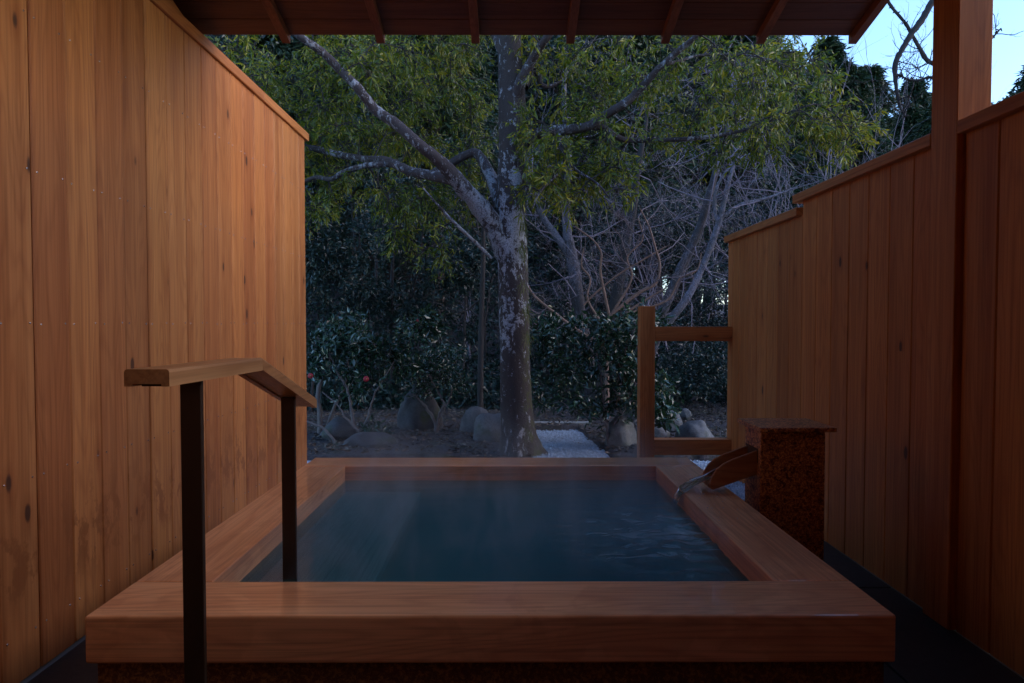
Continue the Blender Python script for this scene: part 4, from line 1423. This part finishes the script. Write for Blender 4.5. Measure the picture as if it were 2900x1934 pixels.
def roundtree(h, r, n, seed):
    t = Tubes()
    zz = np.linspace(0, h * 0.8, 9)
    ax = np.stack([0.15 * np.sin(zz * .7 + seed), 0.12 * np.cos(zz * .9 + seed), zz], -1)
    t.add(ax, np.linspace(0.022 * h, 0.03, 9), 8)
    ps, ds = [], []
    for i in range(26):
        q = R.standard_normal(3); q /= np.linalg.norm(q)
        c = np.array([0, 0, h * 0.62]) + q * np.array([r * .75, r * .75, h * .3]) * R.uniform(0.4, 1)
        a = ax[R.integers(3, 9)]
        t.add(spline([a, (a + c) / 2 + np.array([0, 0, .1]), c], 3), np.linspace(0.05, 0.015, 7), 5)
        k = n // 26
        p = c + R.standard_normal((k, 3)) * np.array([.36, .36, .24]) * r * 0.8
        ps.append(p); ds.append(R.standard_normal((k, 3)) + np.array([0, 0, -0.3]))
    pos, d = np.concatenate(ps), np.concatenate(ds)
    m = len(pos)
    v, f = leaves(pos, d, R.uniform(0.1, 0.2, m), R.uniform(0.035, 0.07, m), 0.2, 0.12)
    return t.mesh('trunk'), np_mesh('crown', v, f)


CON = [conifer(10, 2.1, 0.2, 15000, i) for i in range(2)] + [conifer(10, 1.9, 0.38, 12000, 5 + i) for i in range(2)]
RND = [roundtree(10, 2.8, 14000, i) for i in range(3)]


def plant(kind, X, Y, ztop, label, group, name):
    tme, cme = (CON if kind < 4 else RND)[kind if kind < 4 else kind - 4]
    b = gz(X, Y) - 0.1
    s = (ztop - b) / 10.0
    root = empty(name, (X, Y, b))
    root.scale = (s ** 0.7, s ** 0.7, s)
    root.rotation_euler = (0, 0, R.uniform(0, 6.28))
    tag(root, label, 'tree', group)
    link('trunk', tme, m_cedarbark, root)
    tag(link('crown', cme, m_needle if kind < 4 else m_darkleaf, root), kind='stuff')


# skyline: tangent of elevation wanted at each direction X / Y
KX = [-1.2, 0.3, 0.38, 0.41, 0.472, 0.515, 0.552, 0.60, 0.68, 0.75, 0.82, 1.2]
KT = [0.62, 0.56, 0.47, 0.45, 0.42, 0.405, 0.385, 0.365, 0.355, 0.355, 0.38, 0.38]
forest = []
for Y, step, jit in ((12.5, 1.7, .5), (15.5, 1.8, .6), (19.0, 1.7, .7), (23.0, 1.7, .8), (28.0, 2.0, .9)):
    X = -0.62 * Y
    while X < 0.92 * Y:
        x = X + R.uniform(-jit, jit)
        yv = Y + R.uniform(-jit, jit)
        t = x / yv
        if not (Y < 13 and t > 0.02) and not (Y < 16 and 0.25 < t):
            forest.append((x, yv, t))
        X += step
MARKS = [(-9, 'the light wall end'), (-0.24, 'the low left limb'), (-0.1, 'the rising left limb'), (0.0, 'the lichened trunk'), (0.07, 'the forked grey trunk'), (0.15, 'the slender blackish trunk'), (0.24, 'the leaning pair of trunks'),
         (0.36, 'the low wall step'), (0.46, 'the right crown tip'), (0.54, 'the upper right coping'), (0.65, 'the thick post'), (0.73, 'the right picture edge')]
ROWS = {12: 'first', 15: 'second', 19: 'third', 23: 'fourth', 28: 'fifth'}
forest.sort(key=lambda q: q[2])
FOR = []
for i, (x, y, t) in enumerate(forest):
    mark = [m for lo, m in MARKS if t >= lo][-1]
    row = ROWS[min(ROWS, key=lambda r: abs(r + .4 - y))]
    right = t > 0.12
    FOR.append((x, y, t, mark, row, right, int(R.integers(0, 4)) if right else int(R.choice([0, 1, 4, 5, 6]))))
SIDE = {2: ('the left', 'the right'), 3: ('the left', 'the middle', 'the right'), 4: ('far left', 'left middle', 'right middle', 'far right'), 5: ('far left', 'left', 'middle', 'right', 'far right')}
for i, (x, y, t, mark, row, right, kind) in enumerate(FOR):
    twins = [q for q in FOR if q[3:6] == (mark, row, right) and (q[6] < 4) == (kind < 4)]
    if len(twins) > 1:
        j = [q[0] for q in twins].index(x)
        w = SIDE.get(len(twins), SIDE[5])
        row = row + ' row, ' + (w[j] if j < len(w) else 'farthest right') + ' one,'
    else:
        row = row + ' row'
    tan = float(np.interp(t, KX, KT))
    zt = 1.2 + tan * y * R.uniform(0.9, 1.05)
    if right:
        plant(kind, x, y, zt, f'dark conifer, {row} in the wood behind {mark}', 'conifers of the wood at right', 'conifer')
    elif kind < 4:
        plant(kind, x, y, zt, f'dark conifer, {row} up the slope behind {mark}', 'conifers on the slope', 'conifer')
    else:
        plant(kind, x, y, zt, f'dark broadleaf tree, {row} up the slope behind {mark}', 'broadleaf trees on the slope', 'evergreen_tree')
for (X, Y, z, w) in ((8.4, 7.2, 6.4, 'nearest'), (9.6, 9.2, 6.4, 'middle'), (11.6, 11.4, 5.6, 'farthest')):  # unseen trees added to keep the low sun off the garden
    plant(0, X, Y, z, f'{w} of three added conifers, out of view at right, blocking sun from the garden', 'conifers outside the right wall', 'conifer')
for (X, Y, z, w) in ((3.2, 15.5, 4.6, 'the blackish trunk'), (4.6, 16.5, 4.6, 'the leaning pair of trunks'), (6.0, 17.5, 5.0, 'the lower coping of the right wall'), (7.6, 18.5, 5.2, 'the upper coping of the right wall'), (2.2, 17.0, 4.8, 'the forked grey trunk'), (5.2, 20.5, 5.2, 'the fence post, farther of two'), (3.9, 17.6, 5.2, 'the fence post, nearer of two'), (3.05, 13.4, 4.2, 'the orange barked stems')):
    plant(4 + int(X) % 3, X, Y, z, f'low dark evergreen filling the wood edge behind {w}', 'low evergreens along the wood edge', 'evergreen_tree')
